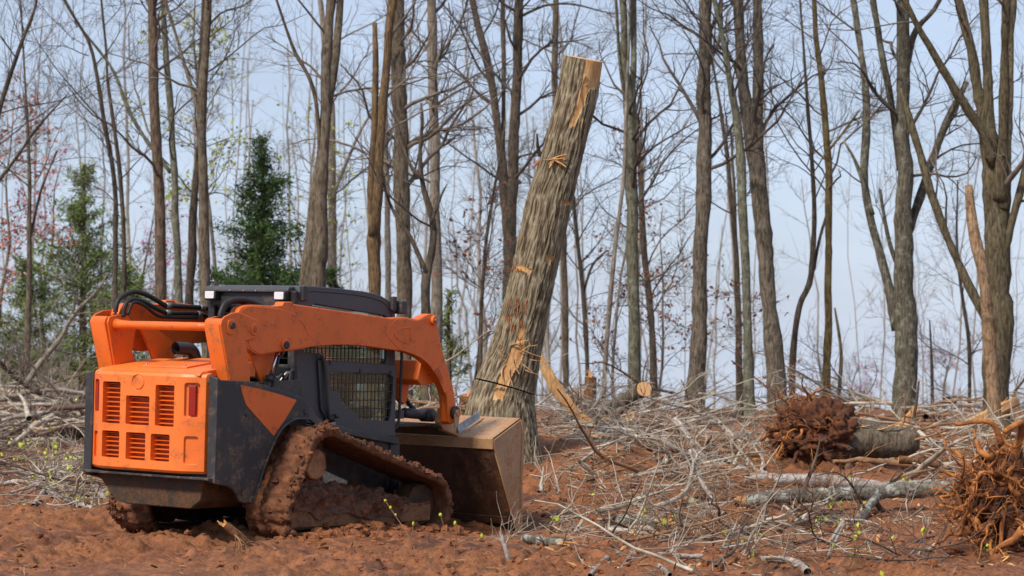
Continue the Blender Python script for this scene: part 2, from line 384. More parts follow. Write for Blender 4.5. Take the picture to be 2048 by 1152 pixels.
def skew_cut(y0, y1, z0, z1, depth):      # pocket in a chamfered end
    s = 1 if y0 > 0 else -1
    k = .6                                  # slope of the chamfer dx/dy
    cs_ = prism('cutter', roundrect(y0, z0, y1, z1, .02), -.30, .0, M['orange_clean'], None, 'x', 0)
    for v_ in cs_.data.vertices:
        xs_ = -.07 + (abs(v_.co.y) - (.52 if s > 0 else .47)) * k
        v_.co.x = xs_ + depth if v_.co.x > -.15 else xs_ - .1
    return cs_
cs += [skew_cut(-.555, -.445, 1.0, 1.27, .028), skew_cut(-.55, -.45, .63, .85, .022), skew_cut(.50, .61, 1.0, 1.27, .028), skew_cut(.505, .605, .63, .85, .022)]
cs.append(prism('cutter', [(.045 + (.072) * math.cos(a), 1.258 + .064 * math.sin(a)) for a in np.arange(28) * 2 * math.pi / 28], -.2, -.092, M['orange_clean'], None, 'x', 0))
cut(door, cs); autosmooth(door.data, 25); bevel(door, .013, 3, 28)
prism('emblem_disc', [(.045 + .061 * math.cos(a), 1.258 + .054 * math.sin(a)) for a in np.arange(28) * 2 * math.pi / 28], -.0985, -.091, M['orange_clean'], door, 'x', .004)
for s, y0 in ((-1, -.50), (1, .555)):      # tail lamps sit in the upper pockets
    b = MB(); V = []
    for dx in (0, .02):
        for (yy_, zz_) in ((-.024, -.118), (.024, -.118), (.024, .118), (-.024, .118)):
            y_ = y0 + yy_; V.append((-.07 + (abs(y_) - (.52 if s > 0 else .47)) * .6 + .002 + dx, y_, 1.13 + zz_))
    b.add(V, [(0, 1, 2, 3), (7, 6, 5, 4), (0, 4, 5, 1), (1, 5, 6, 2), (2, 6, 7, 3), (3, 7, 4, 0)])
    bevel(b.build('tail_lamp', M['tail_red'], door, False), .004)
slat_me = {}
for (a, b, c_, d, n_) in OPEN:
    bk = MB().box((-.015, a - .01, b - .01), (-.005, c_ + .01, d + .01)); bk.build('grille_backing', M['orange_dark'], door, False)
    for k in range(n_):
        z = b + (d - b) * (k + .55) / n_
        o = MB().add([(-.062, a - .006, z - .001), (-.062, c_ + .006, z - .001), (-.062, c_ + .006, z + .003), (-.062, a - .006, z + .003),
                      (-.016, a - .006, z + .008), (-.016, c_ + .006, z + .008), (-.016, c_ + .006, z + .012), (-.016, a - .006, z + .012)],
                     [(0, 3, 2, 1), (4, 5, 6, 7), (0, 1, 5, 4), (3, 7, 6, 2), (1, 2, 6, 5), (0, 4, 7, 3)]).build('louver_slat', M['orange'], door, False)
# --- body, belly, bumper ledge, hood
prism('engine_bay', [(.06, .50), (.06, 1.26), (1.15, 1.30), (1.3, .5)], -.60, .60, M['black'], loader)
prism('belly_pan', [(-.56, .51), (.64, .51), (.43, .30), (.30, .27), (-.42, .27), (-.52, .34)], .05, 1.5, M['belly'], loader, 'x', .01)
prism('bumper_ledge', [(-.06, -.70), (-.06, .70), (.06, .715), (.06, -.715)], .512, .532, M['black_mud'], loader, 'z', .004)
hood = prism('hood', [(-.035, 1.338), (.0, 1.362), (.62, 1.445), (.62, 1.32), (-.035, 1.32)], -.56, .585, M['orange_clean'], loader, 'y', .012, 3)
hc = prism('hood_cover', [(.11, 1.376), (.11, 1.393), (.60, 1.459), (.60, 1.44)], -.28, .25, M['orange_clean'], hood, 'y', .004)
for x, y in ((.15, .2), (.15, -.22), (.56, .2), (.56, -.22)):
    z = 1.393 + (x - .11) * .135
    MB().tube([(x, y, z - .01), (x, y, z + .008)], [.011, .010], 8).build('bolt', M['steel'], hood)
sh = MB()       # black ledge behind the hood with bits of plumbing
sh.box((.62, -.45, 1.30), (1.2, .45, 1.40)).box((.75, -.30, 1.40), (1.15, -.02, 1.47)).box((.7, .1, 1.40), (1.0, .4, 1.44))
bevel(sh.build('rear_deck', M['black'], loader, False), .01)
# exhaust elbow
ex = MB().tube(smooth_path([(.60, .10, 1.40), (.60, .10, 1.47), (.55, .10, 1.525), (.45, .11, 1.535), (.39, .115, 1.535)], 5), .052, 16, False)
ex.tube(smooth_path([(.60, .10, 1.40), (.60, .10, 1.47), (.55, .10, 1.525), (.45, .11, 1.535), (.39, .115, 1.535)], 5), .045, 16, False)
ex.build('exhaust_pipe', M['black'], loader)
# --- fenders
FEN = [(-.0, 1.312), (.035, 1.30), (.375, 1.289), (.533, 1.263), (.757, 1.218), (.985, 1.162), (1.12, 1.092), (1.08, .982), (.99, .992), (.929, .984), (.87, .970), (.825, .95), (.751, .901), (.70, .845), (.67, .806), (.574, .642), (.491, .458), (.431, .321), (.311, .326), (.282, .343), (.253, .391), (.207, .436), (.15, .46), (.082, .472), (-.0, .487)]
for s in (-1, 1):
    f = prism('fender', FEN, *mir(s, .705, .73), M['black_mud'], loader, 'y', .007)
    prism('fender_corner', [(s * .64, .50), (s * .7305, .487), (s * .7305, 1.312), (s * .64, 1.335)], -.012, .02, M['black'], f, 'x', .006)
    prism('fender_top', [(0.02, 1.283), (.36, 1.274), (.52, 1.248), (.75, 1.20), (.97, 1.145), (.97, 1.13), (.36, 1.255), (.02, 1.268)], *mir(s, .56, .706), M['black'], f, 'y', .003)
    prism('orange_panel', [(.256, 1.262), (.45, 1.234), (.70, 1.190), (.932, 1.138), (.80, .985), (.662, .852), (.50, .972), (.326, 1.104), (.285, 1.18)], *mir(s, .7285, .7325), M['orange'], f, 'y', .001)
    for c_, r in (((.341, 1.027), .02), ((.317, .409), .026), ((1.05, 1.04), .025)): disc('bolt', c_, r, s * .728, s * .74, M['black_mud'], f, 10, .003)
    # rolled lip along the wheel arch
    arch = smooth_path([(1.08, .982), (.929, .984), (.825, .95), (.751, .901), (.67, .806), (.574, .642), (.491, .458), (.431, .321)], 5)
    MB().tube(np.stack([arch[:, 0], np.full(len(arch), s * .735), arch[:, 1]], 1), .012, 6).build('arch_lip', M['black_mud'], f)
    # step sill sweeping from the fender to the cab front
    top = np.array([(1.00, .73, 1.15), (1.12, .725, 1.085), (1.30, .66, .985), (1.55, .61, .925), (2.0, .575, .855), (2.5, .555, .79)])
    lo_ = np.array([(1.07, .73, .985), (1.13, .725, .965), (1.32, .66, .905), (1.56, .61, .868), (2.0, .575, .80), (2.5, .555, .735)])
    tp, lp = smooth_path(top, 4), smooth_path(lo_, 4); K = len(tp); dy = np.array([0, -.03, 0])
    V = np.concatenate([tp, lp, lp + dy, tp + dy]) * np.array([1, s, 1]); q = []
    for k in range(K - 1):
        for r in range(4): a_, b_ = r * K, ((r + 1) % 4) * K; q.append((a_ + k, a_ + k + 1, b_ + k + 1, b_ + k))
    bevel(MB().add(V, q).build('step_sill', M['black'], loader, False), .006)
# --- arm uprights
UP = [(.051, 1.731), (.065, 1.77), (.10, 1.80), (.186, 1.83), (.255, 1.838), (.49, 1.778), (.512, 1.74), (.512, 1.69), (.463, 1.627), (.349, 1.612), (.41, 1.399), (.414, 1.20), (.21, 1.20)]
def boom_shape():
    a = smooth_path([(.26, 1.80), (.30, 1.865), (.38, 1.894), (.494, 1.90), (.60, 1.898), (.72, 1.896)], 4)
    mid = [(.93, 1.918), (1.5, 1.878), (2.212, 1.827)]
    nose = smooth_path([(2.26, 1.835), (2.40, 1.842), (2.50, 1.832), (2.56, 1.826), (2.61, 1.835), (2.66, 1.855), (2.72, 1.873), (2.772, 1.878), (2.82, 1.862), (2.839, 1.828), (2.86, 1.765), (2.904, 1.643), (2.97, 1.50), (3.039, 1.364), (3.117, 1.213), (3.147, 1.083), (3.185, 1.03), (3.19, .985), (3.15, .93), (3.09, .905), (3.05, .93)], 4)
    inn = smooth_path([(3.035, 1.02), (3.031, 1.061), (3.01, 1.168), (2.936, 1.274), (2.809, 1.392), (2.685, 1.474), (2.511, 1.527), (2.339, 1.552), (2.278, 1.554), (2.05, 1.572), (1.831, 1.587), (1.582, 1.592), (1.369, 1.585), (1.173, 1.571), (1.043, 1.549), (.883, 1.533), (.773, 1.526), (.60, 1.502), (.533, 1.50), (.48, 1.512), (.351, 1.57), (.28, 1.66)], 4)
    return [tuple(p) for p in np.concatenate([a, mid, nose, inn])]
BO = boom_shape()
for s in (-1, 1):
    up = prism('arm_upright', UP, *mir(s, .672, .69), M['orange'], loader, 'y', .006)
    prism('inner_plate', [(.07, 1.73), (.09, 1.78), (.19, 1.80), (.30, 1.79), (.40, 1.70), (.36, 1.5), (.41, 1.399), (.414, 1.20), (.21, 1.20)], *mir(s, .50, .518), M['orange'], up, 'y', .005)
    prism('rear_web', [(.046, 1.725), (.058, 1.765), (.085, 1.785), (.10, 1.765), (.085, 1.72), (.235, 1.20), (.205, 1.20)], *mir(s, .515, .675), M['orange'], up, 'y', .006, 3)
    prism('base_block', [(.19, 1.14), (.24, 1.33), (.42, 1.31), (.42, 1.14)], *mir(s, .52, .671), M['black'], up, 'y', .004)
    prism('pin_keeper', roundrect(.125, 1.655, .215, 1.775, .03), *mir(s, .688, .70), M['orange'], up, 'y', .004)
    disc('pivot_pin', (.178, 1.729), .027, s * .69, s * .715, M['black_mud'], up, 14)
    disc('pin_boss', (.449, 1.702), .05, s * .685, s * .698, M['orange'], up, 20)
    disc('pin_hole_shade', (.449, 1.702), .027, s * .69, s * .7, M['orange_dark'], up, 16, .001)  # raised disc, its colour darkened to read as an open hole
    bo = prism('boom', BO, *mir(s, .575, .668), M['orange'], loader, 'y', .008, 3)
    ovr = smooth_path([(.30, 1.845), (.38, 1.884), (.494, 1.888), (.72, 1.880), (.90, 1.855), (1.007, 1.82), (1.08, 1.77), (1.12, 1.72), (1.15, 1.66), (1.145, 1.60), (1.08, 1.565), (.93, 1.546), (.78, 1.532), (.60, 1.512), (.533, 1.508), (.42, 1.553)], 4)
    prism('reinforcing_plate', [tuple(p) for p in ovr], *mir(s, .66, .672), M['orange'], bo, 'y', .005)
    nos = smooth_path([(2.27, 1.825), (2.21, 1.78), (2.14, 1.70), (2.20, 1.64), (2.33, 1.562), (2.46, 1.535), (2.60, 1.50), (2.75, 1.43), (2.90, 1.30)], 4)
    nos = [tuple(p) for p in nos] + [(2.98, 1.18), (3.06, 1.20), (3.03, 1.35), (2.89, 1.64), (2.83, 1.82), (2.77, 1.862), (2.66, 1.84), (2.55, 1.815), (2.40, 1.832)]
    prism('nose_plate', nos, *mir(s, .66, .671), M['orange'], bo, 'y', .005)
    for nm, pts in (('pressed_rib', [(1.00, 1.80), (1.05, 1.765), (1.10, 1.71), (1.135, 1.66), (1.105, 1.635), (1.07, 1.64)]), ('pressed_triangle', [(2.47, 1.75), (2.38, 1.748), (2.28, 1.718), (2.255, 1.69), (2.30, 1.655), (2.38, 1.625), (2.455, 1.615), (2.475, 1.64), (2.47, 1.75)])):
        pp = smooth_path(pts, 4)
        MB().tube(np.stack([pp[:, 0], np.full(len(pp), s * .6695), pp[:, 1]], 1), .007, 6).build(nm, M['orange'], bo)
    prism('top_bracket', [(.80, 1.90), (.82, 1.932), (.92, 1.936), (.945, 1.905)], *mir(s, .575, .668), M['orange'], bo, 'y', .005)
    # framed slot low on the boom
    for nm, sc_, y1, mt in (('slot_frame', 1.0, .678, 'orange'), ('slot_shade_plate', .70, .680, 'orange_dark')):  # slot depth is only painted: a darker plate, not cut in
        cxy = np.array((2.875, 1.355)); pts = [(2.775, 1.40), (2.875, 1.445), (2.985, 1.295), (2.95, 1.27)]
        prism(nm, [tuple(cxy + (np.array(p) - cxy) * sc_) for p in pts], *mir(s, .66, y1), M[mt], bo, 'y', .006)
    for c_, r, y1, mt in (((.838, 1.583), .048, .69, 'orange'), ((.838, 1.583), .032, .70, 'dark'), ((2.792, 1.822), .042, .70, 'orange'), ((2.792, 1.822), .022, .712, 'steel'), ((3.125, 1.01), .058, .70, 'black_mud'), ((3.125, 1.01), .03, .72, 'bucket')):
        disc('pivot_pin' if r < .035 else 'pin_boss', c_, r, s * .60, s * y1, M[mt], bo, 20)
    prism('pin_keeper', [(3.08, 1.0), (3.16, 1.0), (3.14, .88), (3.09, .88)], *mir(s, .70, .712), M['bucket'], bo, 'y', .004)
    if s > 0: up.location.y = bo.location.y = .075            # the left arm stands a little wider
    # rear link and lift cylinder
    lk = MB().tube([(.44, s * .60, 1.70), (.60, s * .60, 1.52), (.72, s * .60, 1.30), (.75, s * .60, 1.22)], [.06, .06, .055, .05], 10)
    prism('rear_link', [(.40, 1.72), (.50, 1.74), (.86, 1.56), (.74, 1.27), (.68, 1.27), (.56, 1.46)], *mir(s, .535, .57), M['orange'], loader, 'y', .006)
    cy = MB().tube([(.60, s * .62, .95), (.735, s * .62, 1.315)], .042, 16).tube([(.722, s * .62, 1.28), (.737, s * .62, 1.322)], .047, 16)
    cy = cy.build('lift_cylinder', M['black'], loader)
    MB().tube([(.735, s * .62, 1.315), (.838, s * .62, 1.583)], .021, 14).build('cylinder_rod', M['chrome'], cy)
    MB().tube(smooth_path([(.66, s * .665, 1.0), (.70, s * .67, 1.22), (.76, s * .66, 1.40), (.80, s * .65, 1.50)], 5), .011, 8).build('cylinder_hose', M['rubber'], cy)
MB().tube([(.17, -.52, 1.715), (.17, -.3, 1.715), (.17, .42, 1.715), (.17, .52, 1.715), (.17, .595, 1.715)], [.034, .034, .034, .04, .055], 20).build('rear_cross_tube', M['orange'], loader)
fc = prism('front_cross_member', [(2.70, 1.30), (2.76, 1.47), (2.90, 1.47), (2.98, 1.34), (2.93, 1.26), (2.76, 1.25)], -.58, .58, M['orange'], loader, 'y', .012, 3)
for y in (-.30, .30): prism('cylinder_lug', [(2.74, 1.30), (2.92, 1.28), (2.88, 1.10), (2.84, 1.07), (2.79, 1.11)], y - .03, y + .03, M['orange'], fc, 'y', .006)
# --- hoses
def hose(pts, r=.02, mat='rubber', name='hydraulic_hose', fit=()):
    pth = smooth_path(pts, 7); h = MB().tube(pth, r, 10).build(name, M[mat], loader)
    for k in fit:
        a, b = np.array(pts[k]), np.array(pts[k + 1]); d_ = (b - a) / np.linalg.norm(b - a)
        MB().tube([a, a + d_ * .05], r * 1.35, 10).build('hose_fitting', M['steel'], h)
    return h
hose([(.20, .62, 1.76), (.205, .62, 1.86), (.25, .62, 1.935), (.39, .62, 1.99), (.53, .615, 1.975), (.66, .61, 1.93), (.776, .61, 1.887), (.884, .61, 1.885), (1.19, .61, 1.88), (1.33, .61, 1.87)], .021, fit=(6, 8))
hose([(.24, .57, 1.78), (.255, .57, 1.87), (.325, .57, 1.925), (.458, .57, 1.915), (.60, .565, 1.865), (.727, .56, 1.827), (.817, .56, 1.825), (1.11, .56, 1.827), (1.25, .56, 1.80)], .019, fit=(5, 7))
hose([(.27, .55, 1.80), (.33, .55, 1.90), (.46, .55, 1.88), (.62, .55, 1.80), (.80, .55, 1.79), (1.1, .55, 1.79)], .014)
hose([(.14, -.6, 1.76), (.145, -.6, 1.822), (.194, -.6, 1.898), (.309, -.6, 1.934), (.427, -.6, 1.937), (.576, -.6, 1.91), (.75, -.58, 1.86), (1.1, -.56, 1.75)], .021)
hose([(.20, -.57, 1.76), (.22, -.57, 1.85), (.30, -.57, 1.91), (.42, -.57, 1.915), (.56, -.56, 1.88), (.8, -.55, 1.80)], .015)
hose([(2.95, -.2, 1.27), (2.98, -.2, 1.18), (3.05, -.22, 1.07), (3.10, -.3, .99), (3.22, -.33, .96)], .02)
for x0, y0, z0, n_ in ((.70, -.40, 1.35, 4), (.85, -.5, 1.25, 4)):
    for k in range(n_):
        hose([(x0 + .05 * k, y0, z0), (x0 + .07 * k + .05, y0 - .04, z0 + .07 + .02 * k), (x0 + .1 + .05 * k, y0 - .02, z0 - .05), (x0 + .15, y0 + .05, z0 - .15)], .012, 'rubber' if k % 2 else 'steel')
# --- cab
Y = .50
CABP = [(1.20, 1.0), (1.20, 1.98), (1.215, 2.03), (1.25, 2.062), (1.35, 2.076), (1.731, 2.068), (2.057, 2.052), (2.20, 2.037), (2.30, 2.018), (2.394, 1.982), (2.45, 1.93), (2.485, 1.87), (2.50, 1.78), (2.51, .77), (1.90, .86), (1.25, .95)]
WU = [(1.28, 1.545), (1.31, 1.52), (1.50, 1.517), (1.507, 1.463), (2.365, 1.433), (2.385, 1.47), (2.375, 1.82), (2.34, 1.852), (1.40, 1.928), (1.345, 1.90), (1.31, 1.62)]
side = []
cab = None
for s in (-1, 1):
    p = prism('cab_side', CABP, *mir(s, .452, .488), M['cab_grey'], loader, 'y', 0)
    c1 = prism('cutter', WU, *mir(s, .40, .55), M['cab_grey'], None, 'y', 0)
    c2 = prism('cutter', [(1.57, .92), (2.47, .90), (2.47, 1.37), (1.57, 1.385)], *mir(s, .40, .55), M['cab_grey'], None, 'y', 0)
    cut(p, [c1, c2]); autosmooth(p.data); bevel(p, .006, 2, 35)
    wm = MB()                                                      # welded guard bars over the upper window
    for x in np.arange(1.33, 2.37, .05): wm.box((x - .003, s * .474 - .003, 1.44), (x + .003, s * .474 + .003, 1.90 - .085 * (x - 1.33) + .02))
    for z in np.arange(1.475, 1.90, .085): wm.box((1.29, s * .482 - .003, z - .004), (2.38, s * .482 + .003, z + .004))
    wm.build('window_guard', M['dark'], p, False)
    MB().box((1.29, s * .458 - .003, 1.43), (2.38, s * .458 + .003, 1.94)).build('window_pane', M['glass'], p, False)
    # proud rim following the roof edge
    rim = smooth_path([(1.26, 1.95), (1.285, 2.01), (1.36, 2.035), (1.731, 2.03), (2.057, 2.012), (2.25, 1.985), (2.36, 1.945), (2.42, 1.88), (2.445, 1.80)], 5)
    MB().tube(np.stack([rim[:, 0], np.full(len(rim), s * .487), rim[:, 1]], 1), .008, 6).build('roof_trim', M['black'], p)
    # lower door panel with its own window
    DO = [(1.45, 1.46), (2.49, 1.425), (2.495, .80), (2.2, .82), (1.62, .905), (1.50, 1.05)]
    d_ = prism('cab_door', DO, *mir(s, .489, .512), M['cab_grey'], loader, 'y', 0)
    WL = [(1.602, 1.349), (1.62, 1.362), (2.375, 1.348), (2.45, 1.32), (2.45, 1.20), (2.43, .995), (2.407, .938), (1.984, .955), (1.978, 1.008), (1.85, 1.045), (1.78, 1.09), (1.735, 1.16), (1.72, 1.198), (1.614, 1.203)]
    cut(d_, [prism('cutter', WL, *mir(s, .4, .6), M['cab_grey'], None, 'y', 0)]); autosmooth(d_.data); bevel(d_, .005)
    wm = MB()
    for x in np.arange(1.62, 2.46, .05):
        zb = .93 if x > 1.98 else (1.0 + (1.98 - x) * .62 if x > 1.73 else 1.19)
        wm.box((x - .0028, s * .497 - .003, zb), (x + .0028, s * .497 + .003, 1.36))
    for z in np.arange(.975, 1.34, .073):
        xl = 1.97 if z < 1.02 else 1.60 + max(0, (1.19 - z)) * .75
        wm.box((xl, s * .505 - .004, z - .0045), (2.455, s * .505 + .004, z + .0035))
    wm.build('window_guard', M['dark'], d_, False)
    MB().box((1.59, s * .485 - .003, .93), (2.46, s * .485 + .003, 1.37)).build('window_pane', M['glass'], d_, False)
    MB().tube(smooth_path([(1.47, s * .52, 1.52), (1.52, s * .53, 1.38), (1.55, s * .535, 1.10), (1.60, s * .525, .93)], 5), .014, 8).build('gas_strut', M['dark'], d_)
    for x, z in ((1.50, 1.46), (1.60, 1.44), (2.0, 1.37), (2.41, 1.355)): MB().box((x - .012, s * .505 - .012, z - .02), (x + .012, s * .505 + .012, z + .02)).build('hinge', M['dark'], d_, False)
    lt = MB().tube([(1.62, s * .50, .97), (1.62, s * .545, .97)], [.03, .028], 12).tube([(1.66, s * .52, .99), (1.66, s * .56, .99)], [.018, .016], 10)
    lt.build('door_latch', M['dark'], d_)
    MB().box((1.60, s * .52 - .02, .90), (1.66, s * .52 + .02, .94)).build('latch_plate', M['steel'], d_, False)
    MB().tube(smooth_path([(2.53, s * .50, 1.62), (2.56, s * .51, 1.55), (2.555, s * .51, 1.2), (2.54, s * .51, .93), (2.50, s * .50, .86)], 5), .013, 8).build('grab_rail', M['dark'], loader)
    for k, (x, z) in enumerate(((1.255, 2.02), (2.44, 1.965))):
        w_ = MB().box((x - .03, s * .50 - .02, z - .07), (x + .03, s * .50 + .025, z + .055)); bevel(w_.build('lamp_bracket', M['black'], loader, False), .008)
    fl = prism('front_lamp', roundrect(2.49, 1.87, 2.565, 1.985, .015), *mir(s, .44, .56), M['black'], loader, 'y', .01)
    MB().box((2.562, s * .50 - .045, 1.885), (2.571, s * .50 + .045, 1.965)).build('lamp_lens', M['lens'], fl, False)
rf = prism('cab_roof', [(1.22, 2.02), (1.25, 2.064), (1.35, 2.079), (1.731, 2.071), (2.057, 2.055), (2.20, 2.040), (2.30, 2.021), (2.40, 1.982), (2.47, 1.90), (2.45, 1.88), (2.37, 1.95), (2.2, 2.0), (1.3, 2.03)], -.455, .455, M['cab_grey'], loader, 'y', .004)
rb = prism('rear_roof_bar', [(1.12, 2.035), (1.14, 2.064), (1.22, 2.068), (1.22, 2.02), (1.12, 2.015)], -.44, .50, M['steel'], loader, 'y', .008)
rb.data.materials.clear(); rb.data.materials.append(M['cab_grey'])
for y in (.2, .05, -.09): MB().tube([(1.125, y, 2.026), (1.11, y, 2.026)], .008, 8).build('bolt', M['steel'], rb)
rp = MB()
for (a, b) in (((1.16, -.49, 1.25), (1.21, -.42, 2.03)), ((1.16, .42, 1.25), (1.21, .49, 2.03)), ((1.16, -.49, 1.90), (1.21, .49, 2.02)), ((1.16, -.49, 1.25), (1.21, .49, 1.42))): rp.box(a, b)
bevel(rp.build('cab_rear_frame', M['black'], loader, False), .008)
MB().box((1.185, -.43, 1.40), (1.195, .43, 1.91)).build('rear_window', M['glass_dark'], loader, False)
fr = MB()
for (a, b) in (((2.44, -.46, .8), (2.50, -.41, 1.9)), ((2.44, .41, .8), (2.50, .46, 1.9)), ((1.3, -.45, .72), (2.5, .45, .80))): fr.box(a, b)
bevel(fr.build('cab_front_frame', M['black'], loader, False), .008)
for y in (.405, -.375):
    wl = prism('rear_work_lamp', roundrect(y - .062, 1.945, y + .062, 2.03, .014), 1.09, 1.15, M['dark'], loader, 'x', .008)
    prism('lamp_lens', roundrect(y - .05, 1.957, y + .05, 2.019, .010), 1.082, 1.093, M['lens'], wl, 'x', .002)
# seat, console and a high visibility cloth seen through the door
seat = prism('operator_seat', [(1.55, .95), (1.52, 1.08), (1.36, 1.72), (1.45, 1.74), (1.62, 1.16), (2.02, 1.17), (2.06, 1.10), (2.04, .95)], -.24, .24, M['dark'], loader, 'y', .04, 3)
t = NT('yellow_green_fabric'); t.base(lin(196, 205, 84)).set(roughness=.8); t.bump(t.noise(t.coords(), 12, 4), .6, .02); M['hivis'] = t.m
g_ = np.stack(np.meshgrid(np.linspace(0, 1, 14), np.linspace(-.2, .18, 10), indexing='ij'), -1).reshape(-1, 2)
pth = smooth_path([(1.44, 1.50), (1.56, 1.30), (1.66, 1.185), (1.90, 1.19), (2.06, 1.18), (2.13, 1.05), (2.15, .93)], 6)
ii = g_[:, 0] * (len(pth) - 1); i0 = np.minimum(ii.astype(int), len(pth) - 2); cc = pth[i0] + (pth[i0 + 1] - pth[i0]) * (ii - i0)[:, None]
Vc = np.stack([cc[:, 0] + .015 * vn(np.stack([g_[:, 0] * 7, g_[:, 1] * 15, 0 * ii], 1)), g_[:, 1], cc[:, 1] + .02 + .02 * vn(np.stack([g_[:, 0] * 9, g_[:, 1] * 18, 0 * ii + 3], 1))], 1)
qq = (np.arange(13)[:, None] * 10 + np.arange(9)[None]).ravel()
o = mesh_np('seat_cover', Vc, [np.stack([qq, qq + 1, qq + 11, qq + 10], 1)], M['hivis'], seat); m_ = o.modifiers.new('s', 'SOLIDIFY'); m_.thickness = .012
for y in (-.33, .33):
    js = prism('control_console', [(1.6, .85), (1.6, 1.22), (1.95, 1.25), (2.02, 1.18), (2.02, .85)], y - .07, y + .07, M['cab_grey'], loader, 'y', .02, 3)
    MB().tube([(1.95, y, 1.24), (1.97, y, 1.36)], [.012, .014], 8).tube([(1.97, y, 1.35), (1.985, y, 1.43)], [.026, .022], 10).build('joystick', M['dark'], js)
prism('lap_bar', [(2.1, 1.28), (2.1, 1.31), (2.14, 1.31), (2.14, 1.28)], -.36, .36, M['orange'], loader, 'y', .01)
# --- undercarriage
WHEELS = [((1.06, .62), .262), ((.80, .235), .225), ((2.45, .235), .225)]
def hull_loop(ws, off=0., n=64):
    pts = []
    for (c_, r) in ws:
        for a in np.arange(n) * 2 * math.pi / n: pts.append((c_[0] + (r + off) * math.cos(a), c_[1] + (r + off) * math.sin(a)))
    pts = sorted(set((round(x, 5), round(y, 5)) for x, y in pts))
    def half(ps):
        h = []
        for p in ps:
            while len(h) > 1 and (h[-1][0] - h[-2][0]) * (p[1] - h[-2][1]) - (h[-1][1] - h[-2][1]) * (p[0] - h[-2][0]) <= 0: h.pop()
            h.append(p)
        return h[:-1]
    h = np.array(half(pts) + half(pts[::-1])); h = np.concatenate([h, h[:1]])
    d = np.concatenate([[0], np.cumsum(np.linalg.norm(np.diff(h, axis=0), axis=1))])
    def samp(m):
        s_ = np.linspace(0, d[-1], m, endpoint=False); return np.stack([np.interp(s_, d, h[:, 0]), np.interp(s_, d, h[:, 1])], 1), d[-1]
    return samp
samp = hull_loop(WHEELS); NL = 420; loop, LEN = samp(NL)
tg = np.roll(loop, -1, 0) - np.roll(loop, 1, 0); tg /= np.linalg.norm(tg, axis=1, keepdims=True); nr = np.stack([tg[:, 1], -tg[:, 0]], 1)
